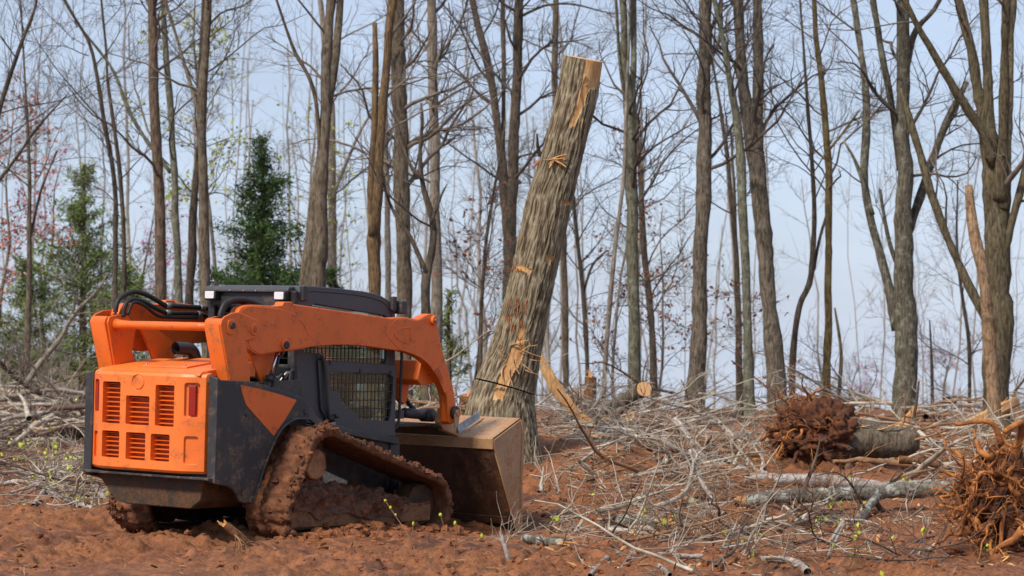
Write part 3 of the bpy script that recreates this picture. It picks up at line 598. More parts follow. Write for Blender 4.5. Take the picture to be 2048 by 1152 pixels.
# the upper run sags a little towards the front
for s in (-1, 1):
    ya, yb = (.545, 1.0)
    # section round the belt: outer skin then inner skin
    NW = 22; wv = np.linspace(0, 1, NW)
    outs, inns = [], []
    S_ = np.arange(NL) / NL * LEN
    lug = (np.sin(S_ * 2 * math.pi / .105) > .1).astype(float)
    Xo = np.repeat(loop[:, None, :], NW, 1); Nn = np.repeat(nr[:, None, :], NW, 1)
    yv = ya + (yb - ya) * wv
    P3 = np.stack([Xo[..., 0], np.broadcast_to(yv, (NL, NW)) * s, Xo[..., 1]], -1)
    packed = .5 + .5 * vn(P3 * np.array([3, 5, 3]) + 3)
    d_out = .012 + .016 * lug[:, None] * (1 - .85 * packed) + .034 * packed + .024 * fbm(P3 * 11 + 11 * s, 5, .62) + .012 * vn(P3 * 50) + .008 * vn(P3 * 90)
    edge_w = np.minimum(wv, 1 - wv)[None] / .06; d_out = d_out * np.clip(edge_w + .55, 0, 1)
    d_in = -.030 - .006 * fbm(P3 * 9, 3)
    def sk(d, dy=0): return np.stack([Xo[..., 0] + Nn[..., 0] * d, P3[..., 1] + dy, Xo[..., 1] + Nn[..., 1] * d], -1)
    wob = .024 * fbm(P3[:, :1] * 14 + 5, 5, .6)
    A = sk(d_out); B = sk(d_in); A[:, -1, 1] += s * wob[:, 0]; B[:, -1, 1] += s * (wob[:, 0] * .6 - .004)
    ring = np.concatenate([A, B[:, ::-1]], 1); RW = 2 * NW
    i = np.arange(NL)[:, None]; j = np.arange(RW)[None]
    q = np.stack([i * RW + j, i * RW + (j + 1) % RW, ((i + 1) % NL) * RW + (j + 1) % RW, ((i + 1) % NL) * RW + j], -1).reshape(-1, 4)
    if s > 0: q = q[:, ::-1]
    tr_ = mesh_np('rubber_track', ring.reshape(-1, 3), [q], M['track_mud'], loader)
    nb = 700; ii = rng.integers(0, NL, nb); jj = np.where(rng.random(nb) < .55, NW - 1 - rng.integers(0, 3, nb), rng.integers(0, NW, nb)); cp_ = A[ii, jj]; sz_ = .006 + .022 * rng.random(nb) ** 2.5
    Vb, qb, tb = blobs(nb, cp_, sz_, (7, 4), .45, 1.0); mesh_np('mud_crumbs', Vb, [qb, tb], M['track_mud'], tr_, False)['kind'] = 'stuff'
    # track frame beam with a stepped front plate
    tf = prism('track_frame', [(.62, .12), (.62, .265), (2.10, .245), (2.46, .24), (2.46, .095), (2.05, .075), (.75, .10)], *mir(s, .62, .93), M['belly'], loader, 'y', .012, 3)
    prism('front_shoe', [(1.98, .235), (2.02, .265), (2.455, .255), (2.455, .10), (2.06, .10), (1.98, .18)], *mir(s, .90, .955), M['beam'], tf, 'y', .01)
    prism('beam_rail', [(.64, .12), (.64, .262), (2.0, .24), (1.98, .10)], *mir(s, .92, .942), M['beam'], tf, 'y', .008)
    for c_ in (.95, 1.25, 1.55, 1.85, 2.15): disc('roller', (c_, .15), .10, s * .66, s * .86, M['belly'], tf, 18, .01)
    disc('idler_wheel', (.80, .235), .18, s * .68, s * .86, M['belly'], tf, 28, .015); disc('idler_wheel', (2.45, .235), .18, s * .68, s * .86, M['belly'], tf, 28, .015)
    # sprocket with drive hub
    teeth = []
    for k in range(48): a = k / 48 * 2 * math.pi; r = .225 if (k // 2) % 2 else .19; teeth.append((1.06 + r * math.cos(a), .62 + r * math.sin(a)))
    sp = prism('sprocket', teeth, *mir(s, .70, .78), M['belly'], loader, 'y', .004)
    disc('drive_hub', (1.02, .62), .125, s * .72, s * .885, M['mud_dry'], sp, 30, .012)
    prism('sprocket_guard', [(1.12, .48), (1.15, .62), (1.65, .46), (1.62, .36), (1.2, .36)], *mir(s, .66, .70), M['steel'], sp, 'y', .01)
    # mud packed on the frame
    NX, NY = 170, 44
    gx = np.linspace(.66, 2.44, NX); gy = np.linspace(0, 1, NY); GX, GY = np.meshgrid(gx, gy, indexing='ij')
    crest = .36 + .16 * np.exp(-((GX - 1.0) / .5) ** 2) - .05 * (GX - 1.2)
    crest = np.minimum(crest, .80 - .30 * (GX - .75)) + .05 * vn(np.stack([GX * 4, GX * 0, GX * 0], -1) + s)
    yo = .60 + .355 * np.sin(np.minimum(GY * 1.25, 1) * math.pi / 2)
    low = .20 + .06 * vn(np.stack([GX * 6, GX * 0 + 8, GX * 0], -1)); zz = low + (crest - low) * np.cos(np.clip(GY, 0, 1) * math.pi / 2) ** .8
    Pm = np.stack([GX, yo * s, zz], -1); lum = fbm(Pm * 10 + 2 * s, 5, .68)
    lum2 = np.maximum(0, fbm(Pm * 5 + 20, 2))
    Pm[..., 1] += s * (.05 * lum + .05 * lum2) * np.sin(GY * math.pi * .95); Pm[..., 2] += .05 * lum * (1 - GY)
    q = (np.arange(NX - 1)[:, None] * NY + np.arange(NY - 1)[None]).ravel(); q = np.stack([q, q + 1, q + 1 + NY, q + NY], 1)
    mesh_np('packed_mud', Pm.reshape(-1, 3), [q if s < 0 else q[:, ::-1]], M['mud_wet'], tf)
prism('chassis_side', [(1.0, .40), (1.0, .98), (2.5, .76), (2.52, .30), (1.3, .30)], -.50, .50, M['black'], loader, 'y', .01)
prism('front_guard', [(2.40, .35), (2.44, .80), (2.56, .76), (2.56, .33)], -.52, .52, M['black'], loader, 'y', .01)
# --- bucket, coupler, tilt cylinders
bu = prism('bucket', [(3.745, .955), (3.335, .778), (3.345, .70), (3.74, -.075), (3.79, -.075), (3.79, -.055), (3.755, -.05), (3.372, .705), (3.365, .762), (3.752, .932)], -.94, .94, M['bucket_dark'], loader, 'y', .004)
for s in (-1, 1):
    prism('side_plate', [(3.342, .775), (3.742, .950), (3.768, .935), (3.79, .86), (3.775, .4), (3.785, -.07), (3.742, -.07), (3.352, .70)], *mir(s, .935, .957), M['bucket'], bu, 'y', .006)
    prism('edge_bar', [(3.735, .952), (3.77, .94), (3.80, .86), (3.786, .4), (3.80, -.06), (3.775, -.06), (3.755, .4), (3.765, .85)], *mir(s, .945, .966), M['bucket'], bu, 'y', .005)
prism('bucket_top', [(3.338, .782), (3.742, .958), (3.738, .966), (3.330, .792)], -.95, .95, M['bucket'], bu, 'y', .003)
prism('back_lip', [(3.325, .785), (3.345, .80), (3.352, .70), (3.338, .69)], -.952, .952, M['bucket'], bu, 'y', .004)
prism('cutting_edge', [(3.73, -.02), (3.76, -.09), (3.81, -.09), (3.80, -.06)], -.96, .96, M['steel'], bu, 'y', .004)
for z_, x_ in ((.08, 3.655),):
    prism('wear_strip', [(x_, z_), (x_ + .035, z_ - .07), (x_ + .02, z_ - .075), (x_ - .015, z_ - .005)], -.9, .9, M['bucket_dark'], bu, 'y', .004)
cp = prism('coupler_frame', [(3.08, .87), (3.08, .905), (3.20, .905), (3.325, .85), (3.325, .79), (3.22, .83)], -.55, .55, M['black_mud'], loader, 'y', .01)
for s in (-1, 1):
    prism('coupler_ear', [(3.06, .92), (3.10, 1.05), (3.17, 1.05), (3.24, .94), (3.36, .86), (3.33, .79), (3.12, .85)], *mir(s, .50, .57), M['bucket'], cp, 'y', .008)
    b = MB(); V = [(3.30, .56, .835), (3.30, .60, .825), (3.60, .56, .955), (3.60, .60, .945), (3.30, .56, .885), (3.30, .575, .885), (3.64, .56, 1.015), (3.64, .575, 1.015)]
    b.add(np.array(V) * np.array([1, s, 1]), [(0, 1, 3, 2), (4, 6, 7, 5), (0, 4, 5, 1), (2, 3, 7, 6), (0, 2, 6, 4), (1, 5, 7, 3)]).build('coupler_flange', M['steel'], cp, False)
    tc_ = MB().tube([(2.80, s * .36, 1.00), (3.16, s * .36, .975)], .045, 16).build('tilt_cylinder', M['cab_grey'], loader)
    MB().tube([(2.5, s * .36, 1.015), (2.80, s * .36, 1.00)], .022, 12).build('cylinder_rod', M['chrome'], tc_)
    MB().tube([(3.14, s * .30, .975), (3.14, s * .42, .975)], .06, 14).build('cylinder_eye', M['black_mud'], tc_)
    MB().box((2.52, s * .45 - .04, .955), (2.64, s * .45 + .04, 1.03)).build('hose_block', M['cab_grey'], tc_, False)
prism('front_deck', [(2.5, .88), (2.5, .905), (3.07, .905), (3.07, .88)], -.46, .46, M['belly'], loader, 'y', .006)
TREES = [
    ('bare_tree', 'slim brown bare trunk rising straight behind the rear hydraulic hoses', 'tree', 38, 'brown', 12, [[(-5.52, 2.15, 0.086), (-5.52, 3.71, 0.086), (-5.6, 5.27, 0.078), (-5.66, 6.84, 0.07)]]),
    ('bare_tree', 'grey-green thin bare tree just right of the slim brown trunk, long limb to upper left', 'tree', 40, 'green', 12, [[(-5.48, 2.17, 0.062), (-5.53, 3.65, 0.062), (-5.59, 4.97, 0.053), (-5.71, 6.28, 0.049), (-5.76, 7.11, 0.045)], [(-5.62, 4.27, 0.037), (-5.84, 4.56, 0.033), (-6.04, 4.8, 0.033), (-6.37, 5.34, 0.029), (-6.66, 6.04, 0.025), (-7.44, 7.11, 0.016)]]),
    ('bare_tree', 'dark leaning bare stem crossing behind the thicker trunk above the rear work lamp', 'tree', 41, 'dark', 10, [[(-5.45, 2.1, 0.076), (-5.39, 3.45, 0.067), (-5.31, 4.71, 0.055), (-5.26, 5.98, 0.046), (-5.21, 7.24, 0.042)]]),
    ('bare_tree', 'grey-brown bare trunk left of the dark evergreen, directly above the cab rear lamp', 'tree', 36, 'greybrown', 14, [[(-4.53, 2.05, 0.081), (-4.56, 3.23, 0.074), (-4.58, 4.64, 0.07), (-4.53, 5.68, 0.063), (-4.49, 6.57, 0.056)], [(-4.59, 4.71, 0.033), (-4.73, 5.16, 0.03), (-4.92, 5.75, 0.026), (-5.14, 6.42, 0.022)]]),
    ('double_tree', 'thick two-stemmed tree, one stem pale and one dark, right of the dark evergreen', 'tree', 34, 'greybrown', 16, [[(-2.73, 2.1, 0.119), (-2.65, 3.85, 0.087), (-2.6, 5.25, 0.077), (-2.55, 6.3, 0.066)], [(-2.9, 2.1, 0.119), (-2.74, 3.5, 0.094), (-2.62, 4.69, 0.07), (-2.49, 5.6, 0.059), (-2.43, 6.37, 0.052)], [(-2.68, 3.36, 0.031), (-2.74, 4.9, 0.028), (-3.04, 5.6, 0.024), (-3.28, 6.3, 0.017)]]),
    ('bare_tree', 'slender pale grey trunk half hidden behind the thick two-stemmed tree', 'tree', 46, 'pale', 12, [[(-3.42, 2.24, 0.09), (-3.41, 5.08, 0.076), (-3.49, 6.5, 0.062), (-3.65, 7.92, 0.052)], [(-3.42, 4.13, 0.038), (-3.16, 4.8, 0.033), (-2.88, 5.46, 0.028), (-2.4, 6.31, 0.019)]]),
    ('forked_tree', 'orange-brown tree forking into two upright stems, one broken off, above the cab', 'tree', 33, 'orange', 8, [[(-1.87, 1.95, 0.092), (-1.87, 2.97, 0.092), (-1.81, 3.85, 0.061), (-1.74, 4.87, 0.058), (-1.67, 5.69, 0.058), (-1.61, 6.16, 0.061)], [(-1.88, 2.97, 0.061), (-1.91, 3.58, 0.058), (-1.87, 4.46, 0.048), (-1.87, 5.28, 0.041), (-1.88, 5.88, 0.031)]]),
    ('bare_tree', 'straight grey-brown trunk behind the loader cab roof front edge', 'tree', 37, 'greybrown', 14, [[(-1.64, 1.83, 0.118), (-1.67, 3.66, 0.114), (-1.71, 5.18, 0.107), (-1.74, 6.7, 0.099)]]),
    ('bare_tree', 'pale grey straight trunk right of the dead crooked tree', 'tree', 39, 'pale', 14, [[(-1.21, 1.44, 0.096), (-1.24, 3.36, 0.088), (-1.25, 4.97, 0.08), (-1.28, 6.97, 0.08)]]),
    ('dead_tree', 'dead crooked tree with twisted pale limbs behind the boom front end', 'tree', 33, 'dark', 3, [[(-1.17, 1.82, 0.068), (-1.17, 2.36, 0.061), (-1.1, 2.77, 0.054), (-1.09, 3.17, 0.044), (-1.22, 3.65, 0.034), (-1.26, 4.12, 0.027), (-1.22, 4.53, 0.024), (-1.24, 4.77, 0.014)], [(-1.16, 2.46, 0.034), (-1.4, 2.97, 0.027), (-1.55, 3.17, 0.024), (-1.72, 3.58, 0.017), (-1.81, 4.12, 0.014)], [(-1.1, 3.11, 0.027), (-0.98, 3.45, 0.017), (-0.88, 3.65, 0.01)], [(-1.22, 3.72, 0.024), (-1.42, 3.99, 0.02), (-1.55, 4.46, 0.017), (-1.66, 4.67, 0.01)]]),
    ('bare_tree', 'dark bare trunk leaning left at the top, leftmost of those behind the sawn trunk', 'tree', 42, 'dark', 14, [[(-0.07, 2.54, 0.082), (-0.14, 4.35, 0.078), (-0.31, 5.65, 0.069), (-0.49, 6.51, 0.065), (-0.67, 7.38, 0.056)], [(-0.16, 4.53, 0.039), (-0.14, 6.08, 0.039), (-0.16, 7.38, 0.043)]]),
    ('bare_tree', 'dark straight trunk beside the left edge of the sawn leaning trunk', 'tree', 40, 'dark', 14, [[(-0.04, 2.5, 0.095), (0.03, 4.64, 0.086), (0.07, 5.87, 0.082), (0.13, 7.11, 0.078)]]),
    ('sapling', 'thin crooked sapling between the boom and the sawn trunk', 'tree', 38, 'greybrown', 10, [[(-0.5, 0.97, 0.035), (-0.48, 1.99, 0.031), (-0.42, 2.93, 0.027), (-0.31, 3.71, 0.023), (-0.2, 4.26, 0.02), (-0.11, 4.96, 0.012)]]),
    ('bare_tree', 'slim trunk whose top shows just left of the sawn trunk top', 'tree', 45, 'greybrown', 12, [[(0.99, 0.38, 0.06), (0.96, 3.34, 0.056), (0.8, 5.93, 0.06), (0.82, 7.78, 0.056)]]),
    ('sapling', 'thin dark sapling right of the splintered plank, forked above', 'tree', 44, 'dark', 12, [[(1.38, 0.5, 0.045), (1.3, 2.22, 0.041), (1.14, 3.66, 0.036), (1.03, 4.93, 0.027)], [(1.28, 2.31, 0.027), (1.46, 2.85, 0.023), (1.73, 3.12, 0.018)]]),
    ('leaning_sapling', 'pale thin sapling leaning right into the twin-topped trunk', 'tree', 37, 'pale', 8, [[(1.38, 0.54, 0.038), (1.47, 1.83, 0.038), (1.58, 3.05, 0.034), (1.68, 3.88, 0.03), (1.74, 5.18, 0.027), (1.77, 6.25, 0.019)]]),
    ('bare_tree', 'grey-green straight trunk with twin tops right of the sawn trunk', 'tree', 38, 'green', 16, [[(1.91, 0.58, 0.102), (1.88, 2.93, 0.094), (1.85, 4.8, 0.094), (1.77, 5.9, 0.063), (1.74, 6.84, 0.055)], [(1.86, 4.49, 0.055), (1.91, 5.9, 0.047), (1.92, 6.84, 0.043)], [(1.78, 5.2, 0.031), (1.67, 5.9, 0.027), (1.6, 6.84, 0.023)]]),
    ('bare_tree', 'knobbly thin trunk leaning left beside the twin-topped grey-green trunk', 'tree', 42, 'greybrown', 10, [[(2.51, 0.03, 0.069), (2.41, 1.67, 0.06), (2.28, 3.23, 0.056), (2.2, 4.61, 0.039), (2.13, 5.65, 0.026)]]),
    ('bare_tree', 'thick furrowed grey trunk standing alone right of the cut log end', 'tree', 37, 'grey', 16, [[(2.79, 0.15, 0.137), (2.83, 1.52, 0.126), (2.89, 3.43, 0.11), (2.93, 5.18, 0.103), (2.95, 6.7, 0.095)]]),
    ('forked_tree', 'stout grey tree splitting into two tops, leaning left, left of the uprooted stump', 'tree', 37, 'grey', 16, [[(4.1, 0.15, 0.141), (3.97, 1.52, 0.126), (3.81, 3.43, 0.122), (3.68, 4.57, 0.137), (3.56, 5.33, 0.088), (3.48, 6.09, 0.08), (3.45, 6.7, 0.076)], [(3.75, 4.42, 0.091), (3.76, 5.18, 0.084), (3.76, 6.7, 0.076)]]),
    ('bare_tree', 'slimmer grey trunk with leaning top, close left of the stout forked tree', 'tree', 36, 'green', 14, [[(3.56, 0.05, 0.078), (3.5, 1.38, 0.067), (3.44, 3.23, 0.067), (3.35, 4.64, 0.063), (3.2, 5.6, 0.044), (3.01, 6.57, 0.037)]]),
    ('sapling', 'thin dark stem left of the slimmer grey trunk, pair of tops', 'tree', 43, 'dark', 10, [[(4.03, -0.18, 0.062), (4.0, 2.2, 0.053), (3.88, 3.97, 0.044), (3.74, 5.3, 0.035), (3.59, 6.19, 0.022)], [(3.99, 2.56, 0.031), (3.95, 4.15, 0.027), (3.91, 5.3, 0.018)]]),
    ('crooked_sapling', 'sharply kinked thin dark stem right of the stout forked tree', 'tree', 40, 'dark', 14, [[(4.59, 0.36, 0.058), (4.63, 1.35, 0.053), (4.74, 2.09, 0.049), (4.92, 2.54, 0.049), (4.97, 3.65, 0.037), (4.89, 4.97, 0.033), (4.79, 6.37, 0.021)], [(4.97, 2.66, 0.029), (5.07, 3.16, 0.025), (5.19, 3.57, 0.021)]]),
    ('slender_tree', 'slender yellowish trunk curving left at the top, right of the kinked stem', 'tree', 38, 'yellow', 14, [[(4.93, 0.35, 0.066), (4.96, 2.15, 0.059), (4.97, 4.1, 0.055), (4.89, 5.27, 0.051), (4.77, 6.21, 0.043), (4.74, 6.84, 0.035)], [(4.96, 4.49, 0.023), (5.21, 4.8, 0.02), (5.44, 5.12, 0.016)]]),
    ('sapling', 'short broken sapling beside the slender yellowish trunk', 'tree', 41, 'yellow', 2, [[(5.48, 0.41, 0.038), (5.53, 1.08, 0.034), (5.52, 1.51, 0.03), (5.44, 2.05, 0.017)]]),
    ('forked_tree', 'big lichen-spotted tree with many upright forks right of the slender yellowish trunk', 'tree', 37, 'lichen', 30, [[(5.98, 0.31, 0.19), (5.95, 1.75, 0.164), (5.93, 3.28, 0.137), (5.91, 4.8, 0.107), (5.88, 5.94, 0.095), (5.88, 6.7, 0.088)], [(5.88, 1.68, 0.099), (5.68, 2.59, 0.076), (5.49, 3.43, 0.065), (5.42, 4.11, 0.061), (5.47, 5.18, 0.057), (5.4, 6.02, 0.049), (5.32, 6.7, 0.046)], [(5.92, 4.11, 0.057), (5.77, 5.03, 0.053), (5.58, 5.94, 0.049), (5.43, 6.7, 0.046)], [(6.02, 3.12, 0.076), (6.29, 3.88, 0.065), (6.63, 4.8, 0.057), (6.97, 5.48, 0.038)], [(5.95, 5.26, 0.053), (6.08, 6.09, 0.046), (6.25, 6.4, 0.042), (6.47, 6.7, 0.034)], [(5.49, 3.43, 0.038), (5.26, 4.19, 0.03), (5.07, 4.57, 0.015)], [(5.95, 2.44, 0.046), (5.72, 3.05, 0.03), (5.57, 3.81, 0.023)]]),
    ('forked_tree', 'massive mossy tree with a fan of thick upright stems at the right edge', 'tree', 35, 'mossy', 28, [[(7.04, 0.45, 0.223), (7.02, 2.11, 0.194), (7.02, 3.41, 0.187), (6.92, 4.27, 0.158), (6.78, 5.14, 0.086), (6.67, 5.78, 0.076), (6.48, 6.43, 0.068)], [(6.92, 4.13, 0.086), (6.87, 5.14, 0.072), (6.84, 6.43, 0.065)], [(7.02, 3.55, 0.108), (7.05, 4.63, 0.079), (7.01, 5.57, 0.061), (6.97, 6.43, 0.058)], [(7.06, 3.41, 0.094), (7.19, 4.42, 0.065), (7.26, 5.42, 0.058), (7.35, 6.43, 0.054)], [(6.92, 4.05, 0.072), (6.8, 4.45, 0.065), (6.56, 4.81, 0.065), (6.3, 5.18, 0.061), (5.98, 5.68, 0.054), (5.65, 6.22, 0.047)], [(6.92, 1.68, 0.072), (6.7, 2.11, 0.065), (6.34, 2.9, 0.061), (6.09, 3.62, 0.061), (5.93, 4.27, 0.058), (5.79, 4.81, 0.047), (5.67, 5.21, 0.029)], [(7.05, 2.69, 0.065), (7.32, 3.69, 0.058), (7.53, 4.63, 0.05)]]),
    ('broken_snag', 'dead pale broken snag without a top leaning against the massive mossy tree', 'snag', 33.5, 'snag', 0, [[(6.62, 0.51, 0.103), (6.54, 1.54, 0.09), (6.44, 2.37, 0.083), (6.34, 2.99, 0.076), (6.3, 3.33, 0.065), (6.26, 3.66, 0.052)]]),
    ('sapling', 'thin dark stem left of the broken snag', 'tree', 43, 'dark', 8, [[(8.07, 0.35, 0.035), (8.07, 1.5, 0.035), (7.95, 2.38, 0.031), (7.87, 3.27, 0.022), (7.89, 4.33, 0.013)]]),
    ('sapling', 'short bare pole between the lichen-spotted tree and the snag', 'tree', 40, 'dark', 1, [[(6.9, 0.52, 0.029), (6.89, 1.18, 0.025), (6.86, 1.84, 0.012)]]),
    ('sapling', 'thin dark twin stems right of the pale green pine at left, left stem', 'tree', 40, 'dark', 12, [[(-6.54, 2.0, 0.049), (-6.54, 3.16, 0.045), (-6.55, 4.1, 0.041), (-6.72, 5.05, 0.037), (-6.93, 6.25, 0.029), (-7.36, 7.11, 0.021)]]),
    ('sapling', 'right stem of the dark twin stems left of the slim brown trunk', 'tree', 41, 'dark', 12, [[(-6.55, 2.01, 0.046), (-6.56, 3.02, 0.042), (-6.64, 4.39, 0.038), (-6.82, 5.71, 0.03), (-6.91, 6.74, 0.021)]]),
    ('sapling', 'greyish thin stem at far left amid pink and rusty buds', 'tree', 42, 'greybrown', 14, [[(-8.36, 1.33, 0.048), (-8.35, 2.19, 0.048), (-8.33, 4.22, 0.035), (-8.37, 5.3, 0.026), (-8.42, 6.34, 0.017)], [(-8.34, 3.23, 0.026), (-8.16, 4.09, 0.022), (-7.9, 4.79, 0.017)]]),
    ('leaning_tree', 'dark thin stems slanting up from the left edge of the picture', 'tree', 39, 'dark', 16, [[(-8.7, 0.07, 0.064), (-8.62, 2.16, 0.056), (-8.5, 3.76, 0.048), (-8.22, 5.13, 0.04), (-7.9, 6.09, 0.032), (-7.67, 6.73, 0.024), (-7.58, 7.29, 0.016)], [(-8.5, 3.76, 0.036), (-8.06, 4.32, 0.028), (-7.66, 4.89, 0.02), (-7.17, 5.45, 0.012)]]),
    ('bare_tree', 'thin grey trunk glimpsed between the orange-brown fork and the cab roof trunk', 'tree', 44, 'pale', 10, [[(-2.25, 1.85, 0.059), (-2.25, 3.57, 0.054), (-2.29, 5.11, 0.045), (-2.26, 6.56, 0.036)]]),
    ('fallen_bough', 'long pale bare bough leaning up to the right at left edge thicket', 'branch', 36, 'pale', 4, [[(-7.2, 0.88, 0.044), (-6.96, 1.24, 0.041), (-6.71, 1.54, 0.037), (-6.5, 1.89, 0.03), (-6.16, 2.27, 0.019), (-5.99, 2.53, 0.011)]]),
    ('fallen_bough', 'long pale bough lying nearly level at the left edge thicket', 'branch', 36, 'pale', 4, [[(-7.81, 0.55, 0.041), (-7.59, 0.64, 0.041), (-7.29, 0.72, 0.037), (-7.02, 0.8, 0.03)]]),
]
# ------------------------------------------------------------------ standing trees
def bark(name, c1, c2, lich=None, amt=.5, zs=.2, sc=34):
    t = NT('bark_' + name); co = t.coords((1, 1, zs)); co1 = t.coords()
    v1 = t.noise(co, sc, 6, .68, .4); v2 = t.noise(co1, 3.2, 6, .65)
    c = t.ramp(v1, [(.38, c1), (.60, c2)])
    c = t.mix(t.ramp(v2, [(.35, (0, 0, 0, 1)), (.75, (.55, .55, .55, 1))]), c, tuple(x * .55 for x in c1[:3]) + (1,))
    if lich:
        l1 = t.noise(co1, 9, 6, .7)
        c = t.mix(t.math('MULTIPLY', t.ramp(l1, [(.52, (0, 0, 0, 1)), (.6, (1, 1, 1, 1))]), amt), c, lich)
    t.base(c).set(roughness=.95, specular_ior_level=.2); t.bump(t.math('ADD', v1, t.math('MULTIPLY', v2, .5)), .9, .03); return t.m
BARK = dict(
    brown=bark('brown', lin(76, 63, 52), lin(132, 114, 98)), green=bark('grey_green', lin(80, 78, 66), lin(132, 130, 112), lin(150, 156, 138), .5),
    dark=bark('dark', lin(62, 55, 48), lin(116, 104, 92)), greybrown=bark('grey_brown', lin(72, 62, 52), lin(132, 118, 102), lin(140, 138, 124), .3),
    pale=bark('pale', lin(108, 98, 88), lin(168, 156, 142), lin(178, 174, 164), .4), orange=bark('orange_brown', lin(80, 64, 46), lin(136, 112, 84)),
    grey=bark('furrowed_grey', lin(64, 58, 50), lin(140, 128, 114), lin(150, 150, 136), .25), lichen=bark('lichen_spotted', lin(66, 62, 54), lin(124, 118, 104), lin(160, 164, 150), .4),
    yellow=bark('yellowish', lin(88, 74, 48), lin(144, 126, 88), lin(150, 146, 110), .4), mossy=bark('mossy', lin(62, 56, 44), lin(124, 112, 92), lin(98, 94, 52), .3),
    snag=bark('bare_snag', lin(120, 92, 68), lin(186, 158, 128), lin(90, 74, 58), .7))
M['twig'] = speckle('twig_bark', lin(84, 74, 66), lin(130, 118, 108), 6, .95, .2)
M['twig_dark'] = speckle('dark_twig_bark', lin(66, 58, 54), lin(104, 94, 87), 6, .95, .2)
def grow(rg, P, R, n, t0, t1, l0, l1, ang, up, wob, K=6, rf=.55, rmin=.0035, taper=.25):
    """n side shoots from random places on the given limbs"""
    N, Kp, _ = P.shape
    seglen = np.linalg.norm(np.diff(P, axis=1), axis=2).sum(1)
    idx = rg.choice(N, n, p=seglen / seglen.sum()); t = rg.uniform(t0, t1, n) * (Kp - 1); i = np.minimum(t.astype(int), Kp - 2); f = t - i
    a, b = P[idx, i], P[idx, i + 1]; o = a + (b - a) * f[:, None]
    tan = (b - a); tan /= np.linalg.norm(tan, axis=1, keepdims=True) + 1e-9
    rnd = rg.normal(size=(n, 3)); per = rnd - (rnd * tan).sum(1, keepdims=True) * tan; per /= np.linalg.norm(per, axis=1, keepdims=True) + 1e-9
    th = R_(ang) * rg.uniform(.6, 1.35, n)[:, None]
    d = tan * np.cos(th) + per * np.sin(th); d[:, 2] += up * .5; d /= np.linalg.norm(d, axis=1, keepdims=True)
    r0 = np.maximum((R[idx, i] * (1 - f) + R[idx, i + 1] * f) * rf * rg.uniform(.7, 1.1, n), rmin)
    L = rg.uniform(l0, l1, n) * (1 - .55 * t / (Kp - 1))
    out = np.zeros((n, K, 3)); out[:, 0] = o; st = (L / (K - 1))[:, None]
    for k in range(1, K):
        out[:, k] = out[:, k - 1] + d * st
        d = d + wob * rg.normal(size=(n, 3)); d[:, 2] += up * .35 / K * 3; d /= np.linalg.norm(d, axis=1, keepdims=True)
    return out, r0[:, None] * np.linspace(1, taper, K)[None]
def resample(st, step=.16):
    P = smooth_path(np.asarray(st, float), 8); d = np.concatenate([[0], np.cumsum(np.linalg.norm(np.diff(P[:, :3], axis=0), axis=1))])
    m = max(4, int(d[-1] / step)); s = np.linspace(0, d[-1], m); return np.stack([np.interp(s, d, P[:, k]) for k in range(P.shape[1])], 1)
def rough_tube(mb, pts, rad, S, amp, seed, freq=3.0, cap=True):
    """a trunk with an uneven skin"""
    V, q, t = tubes(pts[None], rad[None], S, cap); n = len(pts) * S; c = np.repeat(pts, S, 0); dv = V[:n] - c
    pp = V[:n] * np.array([freq * 2, freq * 2, freq * .5]) + seed
    V[:n] = c + dv * (1 + amp * fbm(pp, 3))[:, None]
    mb.add(V, q, t)
